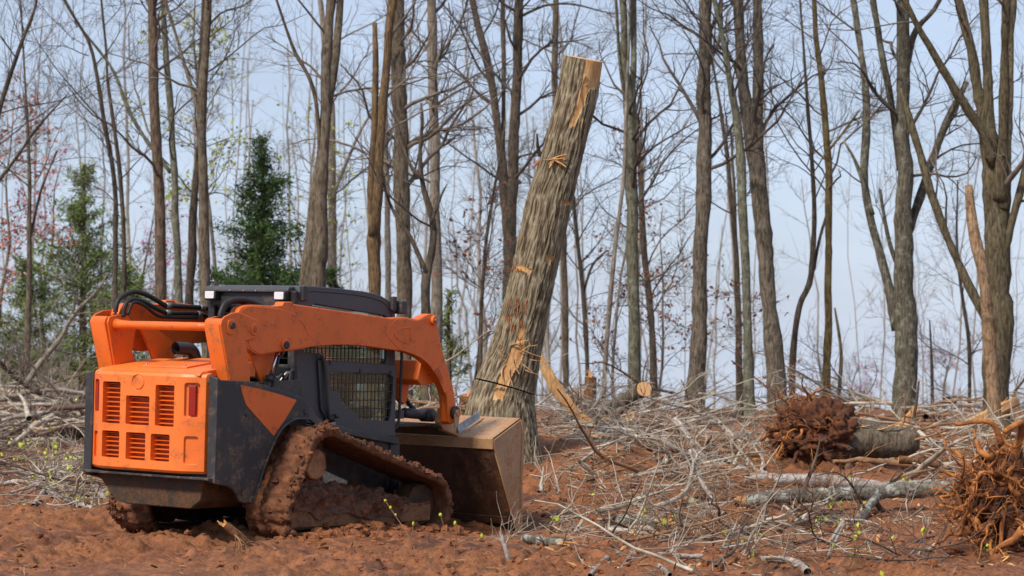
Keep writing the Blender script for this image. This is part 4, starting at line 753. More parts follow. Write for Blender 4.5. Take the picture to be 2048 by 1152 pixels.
def make_tree(spec, k):
    name, label, cat, Yd, bk, nl, stems = spec
    rg = np.random.default_rng(100 + k); rg2 = np.random.default_rng(500 + k)
    bx, bz, br = stems[0][0]
    g0 = float(base_h(bx, Yd))
    root = empty(name, (bx, Yd, min(g0, bz))); tag(root, label, cat, 'bare trees standing behind the clearing' if cat == 'tree' else None)
    org = np.array([bx, Yd, min(g0, bz)])
    mb = MB(); limbs = []
    y_at = {}
    for si, st in enumerate(stems):
        pts = [(x, 0., z, r) for x, z, r in st]
        if si == 0 and cat != 'branch':
            x, _, z, r = pts[0]; x1, _, z1, r1 = pts[1]; sl = (x1 - x) / (z1 - z + 1e-6)
            if z > g0 + .05: pts = [(x - sl * (z - g0), 0., g0 - .15, r * 1.35), (x - sl * (z - g0) * .7, 0, g0 + (z - g0) * .3, r * 1.08)] + pts
            else: pts[0] = (x, 0., g0 - .2, r * 1.3)
        top = pts[-1]
        if top[2] > 6.0 and cat != 'snag':                         # trunks go on well above the picture
            dx = (pts[-1][0] - pts[-2][0]) / max(.3, pts[-1][2] - pts[-2][2]); ex = 4.5 + 2 * rg.random()
            pts += [(top[0] + np.clip(dx, -.5, .5) * ex * .5, 0., top[2] + ex * .5, top[3] * .75), (top[0] + np.clip(dx, -.4, .4) * ex, 0., top[2] + ex, top[3] * .35)]
        pts = np.array(pts, float)
        # depth of side stems: rooted on the main stem, spreading in y
        if si == 0: pts[:, 1] = Yd + np.cumsum(rg.normal(0, .05, len(pts)))
        else:
            sgn = (1 if si % 2 else -1) * (.25 + .5 * rg.random())
            pts[:, 1] = Yd + sgn * np.linspace(0, 1, len(pts)) ** 1.1 * .22 * np.ptp(pts[:, 2])
        m = resample(pts, .14 if pts[:, 3].max() > .05 else .10)
        big = m[:, 3].max()
        m[:, 0] += .15 * big * vn(np.stack([m[:, 2] * 1.7, m[:, 2] * 0 + k, m[:, 2] * 0 + si], 1))
        rough_tube(mb, m[:, :3] - org, m[:, 3] * (1 + .05 * rg.normal(size=len(m))), 14 if big > .07 else 9, .16 if bk in ('grey', 'lichen', 'mossy', 'snag') else .10, k * 3.1 + si)
        limbs.append((m[:, :3] - org, m[:, 3]))
    tr_ = mb.build('trunk', BARK[bk], root)
    if nl:
        KS = 12
        LP = []; LR = []
        for P, R in limbs:
            i = np.linspace(0, len(P) - 1, KS); LP.append(np.stack([np.interp(i, np.arange(len(P)), P[:, a]) for a in range(3)], 1)); LR.append(np.interp(i, np.arange(len(P)), R))
        LP, LR = np.array(LP), np.array(LR)
        thin = limbs[0][1].max() < .06
        hi = .85
        P1, R1 = grow(rg, LP, LR, int(nl * (1.6 if not thin else 1.3)), .26 if thin else .30, hi, .9 if thin else 1.3, 1.9 if thin else 3.4, 58, .25, .16, 9, .34, .008)
        P2, R2 = grow(rg, P1, R1, nl * 11, .15, .98, .45, 1.35, 46, .18, .2, 7, .6, .0045)
        P3, R3 = grow(rg, P2, R2, nl * 48, .1, 1., .2, .8, 42, .12, .22, 5, .62, .0028)
        V1, q1, _ = tubes(P1, R1, 6); V2, q2, _ = tubes(P2, R2, 3); V3, q3, _ = tubes(P3, R3, 3)
        b = MB().add(V1, q1).add(V2, q2).add(V3, q3)
        b.build('branches', M['twig_dark'] if bk in ('dark', 'lichen', 'grey', 'green') else M['twig'], root)['kind'] = 'stuff'
        return root, (P2, P3, org)
    return root, None
TREE_OBJ = []
TW = []
for k, sp_ in enumerate(TREES):
    r_, tw_ = make_tree(sp_, k); TREE_OBJ.append(r_); TW.append(tw_)
# ------------------------------------------------------------------ the sawn leaning tree
t = NT('fresh_wood'); co = t.coords((1, 1, .12)); n1 = t.noise(co, 40, 6, .65, .3); n2 = t.noise(t.coords(), 6, 5, .6)
c = t.ramp(n1, [(.3, lin(158, 114, 68)), (.7, lin(208, 170, 118))]); c = t.mix(t.ramp(n2, [(.45, (0, 0, 0, 1)), (.62, (.6, .6, .6, 1))]), c, lin(160, 104, 58))
t.base(c).set(roughness=.75); t.bump(n1, .5, .01); M['wood'] = t.m
t = NT('sawn_log_end'); co = t.coords(); w_ = t.n('TexWave', wave_type='RINGS', rings_direction='SPHERICAL'); t.l(co, w_.inputs[0]); w_.inputs['Scale'].default_value = 22; w_.inputs['Distortion'].default_value = 1.5; w_.inputs['Detail'].default_value = 2
n1 = t.noise(co, 9, 5, .6); c = t.ramp(w_.outputs['Color'], [(.0, lin(196, 148, 96)), (1, lin(222, 182, 132))]); c = t.mix(t.math('MULTIPLY', n1, .6), c, lin(186, 130, 88)); t.base(c).set(roughness=.8); M['log_end'] = t.m
M['splinter'] = speckle('splintered_wood', lin(176, 118, 66), lin(218, 172, 112), 18, .8, .4, .01, (1, 1, .3))
M['inner_bark'] = speckle('torn_inner_bark', lin(128, 70, 34), lin(176, 108, 60), 12, .85, .6, .01, (1, 1, .3))
t = NT('bark_sawn_tree'); co1 = t.coords(); g_at = t.n('Attribute', attribute_name='ridge'); n1 = t.noise(t.coords((1, 1, .3)), 60, 6, .7); n2 = t.noise(co1, 2.0, 5, .6); n3 = t.noise(co1, 6, 6, .7)
c = t.ramp(t.math('ADD', g_at.outputs['Fac'], t.math('MULTIPLY', t.math('SUBTRACT', n1, .5), .5)), [(.08, lin(58, 48, 38)), (.42, lin(111, 98, 80)), (.88, lin(164, 152, 130))])
c = t.mix(t.ramp(n2, [(.45, (0, 0, 0, 1)), (.72, (.3, .3, .3, 1))]), c, lin(108, 102, 80))
c = t.mix(t.ramp(n3, [(.62, (0, 0, 0, 1)), (.76, (.35, .35, .35, 1))]), c, lin(130, 96, 68))
t.base(c).set(roughness=.95, specular_ior_level=.2); t.bump(n1, .6, .01); M['bark_saw'] = t.m
YT = 25.0; KP = YT / 4860
cl = [(999, 960, 176), (1000, 890, 158), (1002, 830, 144), (1007, 790, 130), (1021, 740, 116), (1036, 680, 103), (1065, 560, 91), (1088, 460, 90), (1100, 400, 90), (1127, 300, 82), (1151, 200, 82), (1168, 112, 83)]
pth = np.array([((px - 1024) * KP, YT + .02 * i, 1.7 + (657 - py) * KP, w / 2 * KP, py) for i, (px, py, w) in enumerate(cl)])
ft = empty('sawn_tree', (pth[1, 0], YT, pth[1, 2])); tag(ft, 'thick furrowed leaning trunk sawn off at the top, standing behind the loader bucket', 'tree')
org = np.array([pth[1, 0], YT, pth[1, 2]])
m = resample(pth, .016); SN = 220
ang = np.arange(SN) * 2 * np.pi / SN
def pyth(py): return int(np.argmin(np.abs(m[:, 4] - py)))
tan = np.gradient(m[:, :3], axis=0); tan /= np.linalg.norm(tan, axis=1, keepdims=True)
Uv = np.cross(tan, [0, 1, 0]); Uv /= np.linalg.norm(Uv, axis=1, keepdims=True); Uv *= np.sign(Uv[:, :1]); Wv = np.cross(tan, Uv); Wv *= np.where(Wv[:, 1:2] > 0, -1, 1)    # U right, W towards the viewer
L_ = np.concatenate([[0], np.cumsum(np.linalg.norm(np.diff(m[:, :3], axis=0), axis=1))])
A_, S_ = np.meshgrid(ang, L_); rad = m[:, 3][:, None]
cyl = np.stack([np.cos(A_) * rad, np.sin(A_) * rad, S_], -1)
warp = np.stack([vn(cyl * np.array([9, 9, 5.0]) + 5), vn(cyl * np.array([9, 9, 5.0]) + 60), 0 * A_], -1) * .014
r1 = 1 - np.abs(vn((cyl + warp) * np.array([52, 52, 4.6]))) ; r2 = 1 - np.abs(vn((cyl + warp) * np.array([98, 98, 13.0]) + 9))
ridge = np.clip(.7 * r1 ** 2 + .35 * r2 ** 2 - .15, 0, 1)
uu, PY = np.sin(A_) , np.repeat(m[:, 4][:, None], SN, 1)     # angle: 0 = towards viewer, +90 right
front = np.cos(A_) > -.25
nz = .10 * fbm(cyl * np.array([14, 14, 4.0]), 3)
def band(py0, py1, ul0, ul1, ur0, ur1):     # patch between two pixel heights of the trace, left and right limits
    f = np.clip((PY - py0) / (py1 - py0), 0, 1); l = ul0 + (ul1 - ul0) * f + nz; r = ur0 + (ur1 - ur0) * f + nz
    return (PY > py0 + 30 * nz) & (PY < py1 + 60 * nz) & (uu > l) & (uu < r) & front
WD = [band(105, 168, .02, .05, 1.2, 1.05) | band(168, 258, .05, -.05, .62, .25), band(315, 338, -.30, -.1, .25, .1), band(508, 521, .30, .35, .72, .62), band(394, 402, .55, .5, .95, .9),
      band(541, 552, -.95, -.9, -.15, -.2), band(655, 700, .0, -.18, .12, .35) | band(700, 782, -.18, -.40, .35, .02) | band(785, 812, -.38, -.25, .02, .05)]
wound = np.any(WD, axis=0)
amp = .021
Rr = rad - amp * .6 + amp * ridge + .012 * fbm(cyl * np.array([5, 5, 1.2]), 2)
Rr = np.where(wound, rad - amp * .95 + .004 * vn(cyl * np.array([60, 60, 3.])), Rr)
flare = np.clip((PY - 800) / 160, 0, 1) ** 1.5; Rr = Rr * (1 + flare * (.10 + .16 * np.cos(5 * A_ + 1.0)))
Vt = m[:, None, :3] + (np.cos(A_)[..., None] * Wv[:, None] + np.sin(A_)[..., None] * Uv[:, None]) * Rr[..., None] - org
tilt = sstep(150, 112, PY); Vt[..., 2] += .19 * (Vt[..., 1] - np.mean(Vt[..., 1], 1, keepdims=True)) * tilt
ic = pyth(777)
def shell(name, i0, i1, mask, mat, parent):
    rows = np.arange(i0, i1); cc = np.arange(SN)
    q = np.stack([rows[:, None] * SN + cc, rows[:, None] * SN + (cc + 1) % SN, (rows[:, None] + 1) * SN + (cc + 1) % SN, (rows[:, None] + 1) * SN + cc], -1)
    q = q[mask[rows]].reshape(-1, 4); us, inv = np.unique(q, return_inverse=True)
    o = mesh_np(name, Vt.reshape(-1, 3)[us], [inv.reshape(-1, 4)], mat, parent)
    at = o.data.attributes.new('ridge', 'FLOAT', 'POINT'); at.data.foreach_set('value', ridge.ravel()[us].astype(np.float32))
    return o
NR = len(m)
trk = shell('trunk', ic + 1, NR - 1, ~wound, M['bark_saw'], ft); stp = shell('stump', 0, ic, ~wound, M['bark_saw'], ft)
for w_ in WD: shell('exposed_wood', ic + 1, NR - 1, w_, M['wood'], ft)
shell('exposed_wood', 0, ic, wound, M['wood'], ft)
def cap_fan(name, ring, mat, parent):
    c_ = ring.mean(0); n_ = len(ring); o = mesh_np(name, np.concatenate([ring - c_, [[0, 0, 0]]]), [np.array([(i, (i + 1) % n_, n_) for i in range(n_)])], mat, parent, False); o.location = c_; return o
cap_fan('cut_face', Vt[-1], M['log_end'], ft); cap_fan('saw_kerf', Vt[ic] * .999, M['inner_bark'], ft)
def splinter(parent, p, d, L, w, th=.006, mat='splinter', curl=.2, name='splinter'):
    d = np.array(d, float); d /= np.linalg.norm(d); u_ = np.cross(d, [0, 0, 1.]) ; u_ = u_ / (np.linalg.norm(u_) + 1e-6); v_ = np.cross(u_, d)
    K = 5; tt_ = np.linspace(0, 1, K); V = []
    for t_ in tt_:
        c_ = np.array(p) + d * L * t_ + v_ * curl * L * t_ ** 2 + u_ * .08 * L * math.sin(5 * t_); ww = w * (1 - t_ * .85) * .5
        V += [c_ - u_ * ww - v_ * th * .5, c_ + u_ * ww - v_ * th * .5, c_ + u_ * ww * .8 + v_ * th * .5 * (1.2 - t_), c_ - u_ * ww * .8 + v_ * th * .5 * (1.2 - t_)]
    q = [(0, 3, 2, 1), tuple(4 * (K - 1) + i for i in range(4))]
    for k in range(K - 1):
        for r in range(4): a = 4 * k + r; b = 4 * k + (r + 1) % 4; q.append((a, b, b + 4, a + 4))
    return MB().add(V, q).build(name, M[mat], parent, False)
def on_trunk(px, py, out=.0):
    i = pyth(py); u = ((px - 1024) * KP - m[i, 0]) / m[i, 3]; u = max(-.97, min(.97, u)); a = math.asin(u)
    return m[i, :3] + (math.cos(a) * Wv[i] + math.sin(a) * Uv[i]) * (m[i, 3] + out) - org, math.cos(a) * Wv[i] + math.sin(a) * Uv[i]
rg = np.random.default_rng(3)
for k in range(9):                                               # burst of splinters half way up
    p, nrm = on_trunk(1108, 322, -.01); a = rg.uniform(-2.6, 1.2)
    splinter(ft, p, nrm * .45 + np.array([math.sin(a + 3.4) * .9, 0, -abs(math.cos(a)) * .9 + .35]), rg.uniform(.09, .17), rg.uniform(.05, .09), .012, 'wood', rg.uniform(-.2, .25))
for (px, py, dx, dz, L, w) in ((1030, 690, .9, .3, .16, .012), (1050, 700, .8, -.5, .2, .012), (1060, 715, .9, -.15, .16, .01), (1045, 725, .75, -.6, .15, .012), (1015, 715, -.5, .6, .14, .014), (1005, 720, -.3, .9, .13, .02), (1012, 730, -.75, .5, .12, .012), (1040, 705, .7, .5, .15, .01), (1020, 695, .95, .25, .2, .018), (1050, 735, .8, -.45, .2, .014), (1035, 680, .3, .9, .14, .02), (1008, 735, -.2, -.9, .2, .03), (1025, 720, .2, -.9, .22, .03), (1018, 740, .1, -.95, .2, .025), (1040, 690, .2, .9, .18, .02), (1000, 700, -.7, .5, .09, .012), (1055, 690, .9, .1, .12, .008)):
    p, nrm = on_trunk(px, py, -.015); splinter(ft, p, nrm * .55 + np.array([dx, 0, dz]), L, w, .006, 'splinter' if L < .19 else 'wood', rg.uniform(-.2, .2))
for (px, py, L, w) in ((1170, 150, .35, .05), (1176, 200, .28, .04), (1164, 235, .2, .02), (1172, 245, .22, .015), (1120, 500, .05, .02), (1103, 516, .1, .03)):
    p, nrm = on_trunk(px, py, -.012); splinter(ft, p, np.array([-.25, -.12, -.95]), L, w, .006, 'wood', .02)
for (px, py, L, w, dz) in ((1066, 322, .24, .06, 1), (1064, 330, .12, .05, -.4)):    # torn flaps of bark on the left edge
    p, nrm = on_trunk(px, py, .0); splinter(ft, p, nrm * .3 + np.array([.0, -.1, dz]), L, w, .02, 'inner_bark' if dz < 0 else 'bark_saw', .05, 'bark_flap')
for k in range(16):
    p, nrm = on_trunk(rg.uniform(1012, 1048), 548 + rg.uniform(-2, 4), -.005); splinter(ft, p, nrm + rg.normal(0, .5, 3), .03, .015, .006, 'inner_bark')
for k in range(26):
    p, nrm = on_trunk(rg.uniform(1010, 1055), rg.uniform(600, 680), -.004); splinter(ft, p, nrm * .25 + np.array([rg.normal(0, .3), 0, -1]), rg.uniform(.04, .12), .012, .005, 'inner_bark', 0)

# ------------------------------------------------------------------ leaves
def leaf_cards(pos, size, rg, elong=1.6, up=.3):
    n = len(pos); a = rg.normal(size=(n, 3)); a /= np.linalg.norm(a, axis=1, keepdims=True); b = np.cross(a, rg.normal(size=(n, 3))); b /= np.linalg.norm(b, axis=1, keepdims=True) + 1e-9
    nn = np.cross(a, b); s = (size * rg.uniform(.6, 1.3, n))[:, None]
    V = np.stack([pos - a * s * elong * .5, pos + b * s * .5 + nn * s * .12, pos + a * s * elong * .5, pos - b * s * .5 + nn * s * .12], 1).reshape(-1, 3)
    return V, np.arange(n * 4).reshape(n, 4)
def foliage(name, c1, c2, scale=3):
    t = NT(name); nn = t.noise(t.coords(), scale, 5, .6); t.base(t.ramp(nn, [(.3, c1), (.7, c2)])).set(roughness=.7, specular_ior_level=.25)
    t.set(subsurface_weight=0.0); return t.m
M['cedar'] = foliage('dark_evergreen_foliage', lin(40, 66, 30), lin(90, 118, 60))
M['pine'] = foliage('olive_pine_foliage', lin(84, 102, 54), lin(134, 148, 90))
M['pink'] = foliage('pink_blossom', lin(170, 110, 150), lin(205, 150, 185)); M['rust'] = foliage('rusty_buds', lin(160, 84, 60), lin(196, 124, 96))
M['budgreen'] = foliage('yellow_green_buds', lin(150, 160, 60), lin(196, 200, 90)); M['brownleaf'] = foliage('withered_brown_leaves', lin(120, 74, 52), lin(168, 116, 88))
def conifer(label, X, Yd, h, rb, n_br, n_leaf, mat, seed, size=.05, gap=.0, z0=.4, name='evergreen_tree', droop=.1):
    rg = np.random.default_rng(seed); g0 = float(base_h(X, Yd)); root = empty(name, (X, Yd, g0)); tag(root, label, 'tree', 'evergreens behind the clearing')
    zc = np.linspace(0, h, 14); tp = np.stack([.05 * vn(np.stack([zc, zc * 0, zc * 0 + seed], 1)), .05 * vn(np.stack([zc, zc * 0 + 4, zc * 0 + seed], 1)), zc], 1)
    MB().tube(tp, .02 + .016 * (h - zc), 8).build('trunk', BARK['brown'], root)
    zb = z0 + (h - z0) * rg.uniform(0, .98, n_br) ** .9; az = rg.uniform(0, 6.283, n_br)
    prof = np.clip(1 - (zb - z0) / (h - z0 + .05), 0, 1) ** 1.0; L = rb * prof * rg.uniform(.55, 1.15, n_br) + .08
    lob = 1 + .25 * np.sin(zb * 7 + seed) + gap * rg.normal(size=n_br); L = np.maximum(L * lob, .06)
    K = 6; s = np.linspace(0, 1, K)
    P = np.stack([np.cos(az)[:, None] * L[:, None] * s, np.sin(az)[:, None] * L[:, None] * s, zb[:, None] + L[:, None] * (.25 * s + (.18 - droop) * s ** 2 - .0) + 0 * s], -1) + rg.normal(0, .02, (n_br, K, 3))
    V, q, _ = tubes(P, np.repeat(np.linspace(.012, .003, K)[None], n_br, 0), 3); MB().add(V, q).build('branches', BARK['brown'], root)['kind'] = 'stuff'
    bi = rg.choice(n_br, n_leaf, p=L / L.sum()); tt = rg.uniform(.18, 1.05, n_leaf) * (K - 1); i0 = np.clip(tt.astype(int), 0, K - 2); f = (tt - i0)[:, None]
    pos = P[bi, i0] * (1 - f) + P[bi, i0 + 1] * f + rg.normal(0, .045, (n_leaf, 3)) * (1 + .5 * rg.random((n_leaf, 1)))
    V, q = leaf_cards(pos, np.full(n_leaf, size * (.36 if mat == 'pine' else .42)), rg, 6.0 if mat == 'pine' else 4.5); mesh_np('foliage', V, [q], M[mat], root, False)['kind'] = 'stuff'
    return root
conifer('dense dark green evergreen tree behind the cab, left of the thick two-stemmed tree', -4.33, 42, 5.05, 1.4, 360, 27000, 'cedar', 11, .055, .22)
conifer('dark green evergreen sapling half hidden behind the thick two-stemmed tree', -3.45, 46, 2.9, .85, 130, 9000, 'cedar', 12, .055, .2)
conifer('loose olive green pine at left, behind the dark twin stems', -8.45, 48, 4.95, 1.75, 170, 11000, 'pine', 13, .07, .35, .5, 'pine_tree', .0)
conifer('shorter olive pine at left, under the taller loose olive pine', -9.2, 46, 3.0, 1.3, 120, 5000, 'pine', 14, .07, .35, .3, 'pine_tree', .0)
conifer('small olive pine behind the left arm upright', -7.1, 45, 2.9, 1.0, 100, 6000, 'pine', 19, .065, .3, .3, 'pine_tree', .0)
conifer('thin young pine seen between the boom nose and the sawn trunk', -1.02, 40, 2.3, .38, 40, 900, 'pine', 15, .06, .3, .8, 'young_pine', .0)
conifer('tiny young pine behind the bucket coupler', -1.45, 38, 1.6, .5, 50, 1400, 'pine', 16, .055, .3, .2, 'young_pine', .0)

def leafy(label, name, X, Yd, h, lean, bark_k, leafmat, n_leaf, size, seed, spread=1.0, nl=16, z_lo=.35, r0=.05):
    rg = np.random.default_rng(seed); g0 = float(base_h(X, Yd)); root = empty(name, (X, Yd, g0)); tag(root, label, 'tree', 'small budding and leafy trees in the wood')
    K = 12; z = np.linspace(-.1, h, K); P = np.stack([lean * np.clip(z / h, 0, 1) ** 1.3 + .10 * vn(np.stack([z * .9, z * 0 + seed, z * 0], 1)), .1 * vn(np.stack([z, z * 0 + seed + 7, z * 0], 1)), z], 1)
    Rt = r0 * np.linspace(1, .2, K); mb = MB(); rough_tube(mb, P, Rt, 9, .08, seed); mb.build('trunk', BARK[bark_k], root)
    P1, R1 = grow(rg, P[None], Rt[None], nl, z_lo, .97, .9 * spread, 1.9 * spread, 62, .12, .15, 8, .45, .006)
    P2, R2 = grow(rg, P1, R1, nl * 8, .1, 1, .35, .95, 45, .1, .2, 6, .6, .0045); P3, R3 = grow(rg, P2, R2, nl * 22, .1, 1, .15, .5, 42, .08, .2, 4, .6, .0035)
    b = MB()
    for (p_, r_, s_) in ((P1, R1, 5), (P2, R2, 4), (P3, R3, 3)): V, q, _ = tubes(p_, r_, s_); b.add(V, q)
    b.build('branches', M['twig'], root)['kind'] = 'stuff'
    ends = np.concatenate([P3[:, 1:].reshape(-1, 3), P2[:, 2:].reshape(-1, 3)]); pk = ends[rg.choice(len(ends), n_leaf)] + rg.normal(0, .03, (n_leaf, 3))
    V, q = leaf_cards(pk, np.full(n_leaf, size), rg); mesh_np('leaves', V, [q], M[leafmat], root, False)['kind'] = 'stuff'
    return root
leafy('small tree with pink blossom on thin grey twigs at left, nearest the picture edge', 'redbud_tree', -9.6, 49, 5.0, .5, 'greybrown', 'pink', 900, .045, 21, 1.3)
leafy('small pink-blossomed tree between the olive pines and the slim brown trunk', 'redbud_tree', -8.0, 50, 4.2, .7, 'greybrown', 'pink', 600, .045, 22, 1.2)
leafy('thin tree with rusty red buds at the upper left corner', 'maple_tree', -9.7, 46, 6.2, .3, 'pale', 'rust', 900, .05, 23, 1.0, 20, .5)
leafy('small rusty-budded tree low at the far left edge', 'maple_tree', -10.1, 44, 3.2, .4, 'pale', 'rust', 500, .05, 24, 1.0)
leafy('thin tree with yellow-green new leaves left of the dark evergreen top', 'budding_tree', -5.3, 44, 8.5, -.6, 'pale', 'budgreen', 1300, .045, 25, 1.3, 22, .45)
leafy('slim tree dotted with yellow-green buds right above the dark evergreen', 'budding_tree', -3.9, 45, 5.6, .3, 'pale', 'budgreen', 420, .045, 26, 1.3, 22, .4)
leafy('young tree with withered brown leaves between splintered plank and twin-topped trunk', 'young_beech', 1.55, 39, 4.4, .5, 'pale', 'brownleaf', 420, .042, 27, 1.0, 16, .15, .03)
leafy('young tree with withered brown leaves close right of the twin-topped trunk', 'young_beech', 2.35, 40, 3.6, .2, 'pale', 'brownleaf', 300, .042, 28, .9, 14, .1, .03)
leafy('small brown-leaved sapling in front of the stout forked tree', 'young_beech', 3.9, 39.5, 2.2, -.1, 'greybrown', 'brownleaf', 240, .05, 29, .6, 10, .2, .03)
leafy('brown-budded sapling behind the boom nose, left of the sawn trunk', 'young_beech', -.7, 38, 3.6, .4, 'greybrown', 'brownleaf', 260, .05, 30, .8, 12, .3, .03)
leafy('low pink-blossomed tree far off right of the lichen-spotted tree', 'redbud_tree', 10.6, 60, 2.0, .3, 'greybrown', 'pink', 130, .05, 31, 1.0)
leafy('low pink-blossomed bush far off behind the uprooted stump', 'redbud_bush', 8.3, 60, 1.6, .3, 'greybrown', 'pink', 160, .05, 32, .8)

# ------------------------------------------------------------------ wood behind (reads as one mass)
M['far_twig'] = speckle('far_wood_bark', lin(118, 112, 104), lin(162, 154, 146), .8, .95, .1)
M['far_twig2'] = speckle('far_ridge_wood', lin(140, 134, 132), lin(168, 162, 160), .5, .95, .1)  # pale grey bark for the farthest bare trees
rg = np.random.default_rng(41)
def wood(name, label, X, Yv, H_, r0, mat, n1, n2, n3, seed, lscale=1.0, rm=1.0):
    rg = np.random.default_rng(seed); n = len(X); K = 10; s = np.linspace(0, 1, K); g0 = base_h(X, Yv) - .2
    lean = rg.normal(0, .06, n)[:, None] * H_[:, None]; P = np.stack([X[:, None] + lean * s + rg.normal(0, .05, (n, K)), Yv[:, None] + 0 * s, g0[:, None] + H_[:, None] * s], -1)
    R = r0[:, None] * np.linspace(1, .3, K)[None]; V, q, _ = tubes(P, R, 7); b = MB().add(V, q)
    if n1:
        P1, R1 = grow(rg, P, R, n * n1, .12, .98, .8 * lscale, 2.4 * lscale, 50, .3, .15, 7, .4, .008 * rm); V, q, _ = tubes(P1, R1, 4); b.add(V, q)
        P2, R2 = grow(rg, P1, R1, n * n2, .1, 1, .4 * lscale, 1.2 * lscale, 45, .2, .2, 5, .6, .006 * rm); V, q, _ = tubes(P2, R2, 3); b.add(V, q)
        P3, R3 = grow(rg, P2, R2, n * n3, .1, 1, .2 * lscale, .7 * lscale, 42, .2, .2, 4, .6, .0045 * rm); V, q, _ = tubes(P3, R3, 3); b.add(V, q)
    o = b.build(name, M[mat], None); tag(o, label, 'wood', kind='stuff'); return o
n = 54; Yv = rg.uniform(50, 78, n); X = rg.uniform(-.34, -.03, n) * Yv
wood('far_wood', 'far bare grey wood seen as one mass behind the loader', X, Yv, rg.uniform(6, 13, n), rg.uniform(.015, .065, n), 'far_twig', 12, 46, 95, 42)
n = 24; Yv = rg.uniform(52, 80, n); X = rg.uniform(-.03, .06, n) * Yv
wood('far_wood', 'sparse far bare saplings behind the sawn trunk', X, Yv, rg.uniform(5, 12, n), rg.uniform(.02, .06, n), 'far_twig', 9, 40, 90, 43)
n = 16; Yv = rg.uniform(50, 72, n); X = rg.uniform(.07, .215, n) * Yv
wood('far_wood', 'sparse thin far saplings behind the forked trees at right', X, Yv, rg.uniform(5, 11, n), rg.uniform(.012, .035, n), 'far_twig', 10, 44, 110, 46)
n = 240; Yv = rg.uniform(40, 62, n); X = rg.uniform(-.31, -.035, n) * Yv
wood('undergrowth', 'tangled grey undergrowth of thin stems at the foot of the left wood', X, Yv, rg.uniform(.8, 3.4, n) * rg.uniform(.6, 1, n), rg.uniform(.008, .02, n), 'far_twig', 3, 9, 12, 44, .55)
n = 80; Yv = rg.uniform(170, 260, n); X = rg.uniform(-.02, .26, n) * Yv
hgt = 1.7 - (rg.uniform(105, 150, n) + 12 * np.sin(X * .14)) / 4860 * Yv - base_h(X, Yv)
wood('ridge_wood', 'far line of pale grey bare trees low on the horizon at right', X, Yv, np.maximum(hgt, 2), np.full(n, .12), 'far_twig2', 8, 22, 30, 45, 1.4, 5.0)
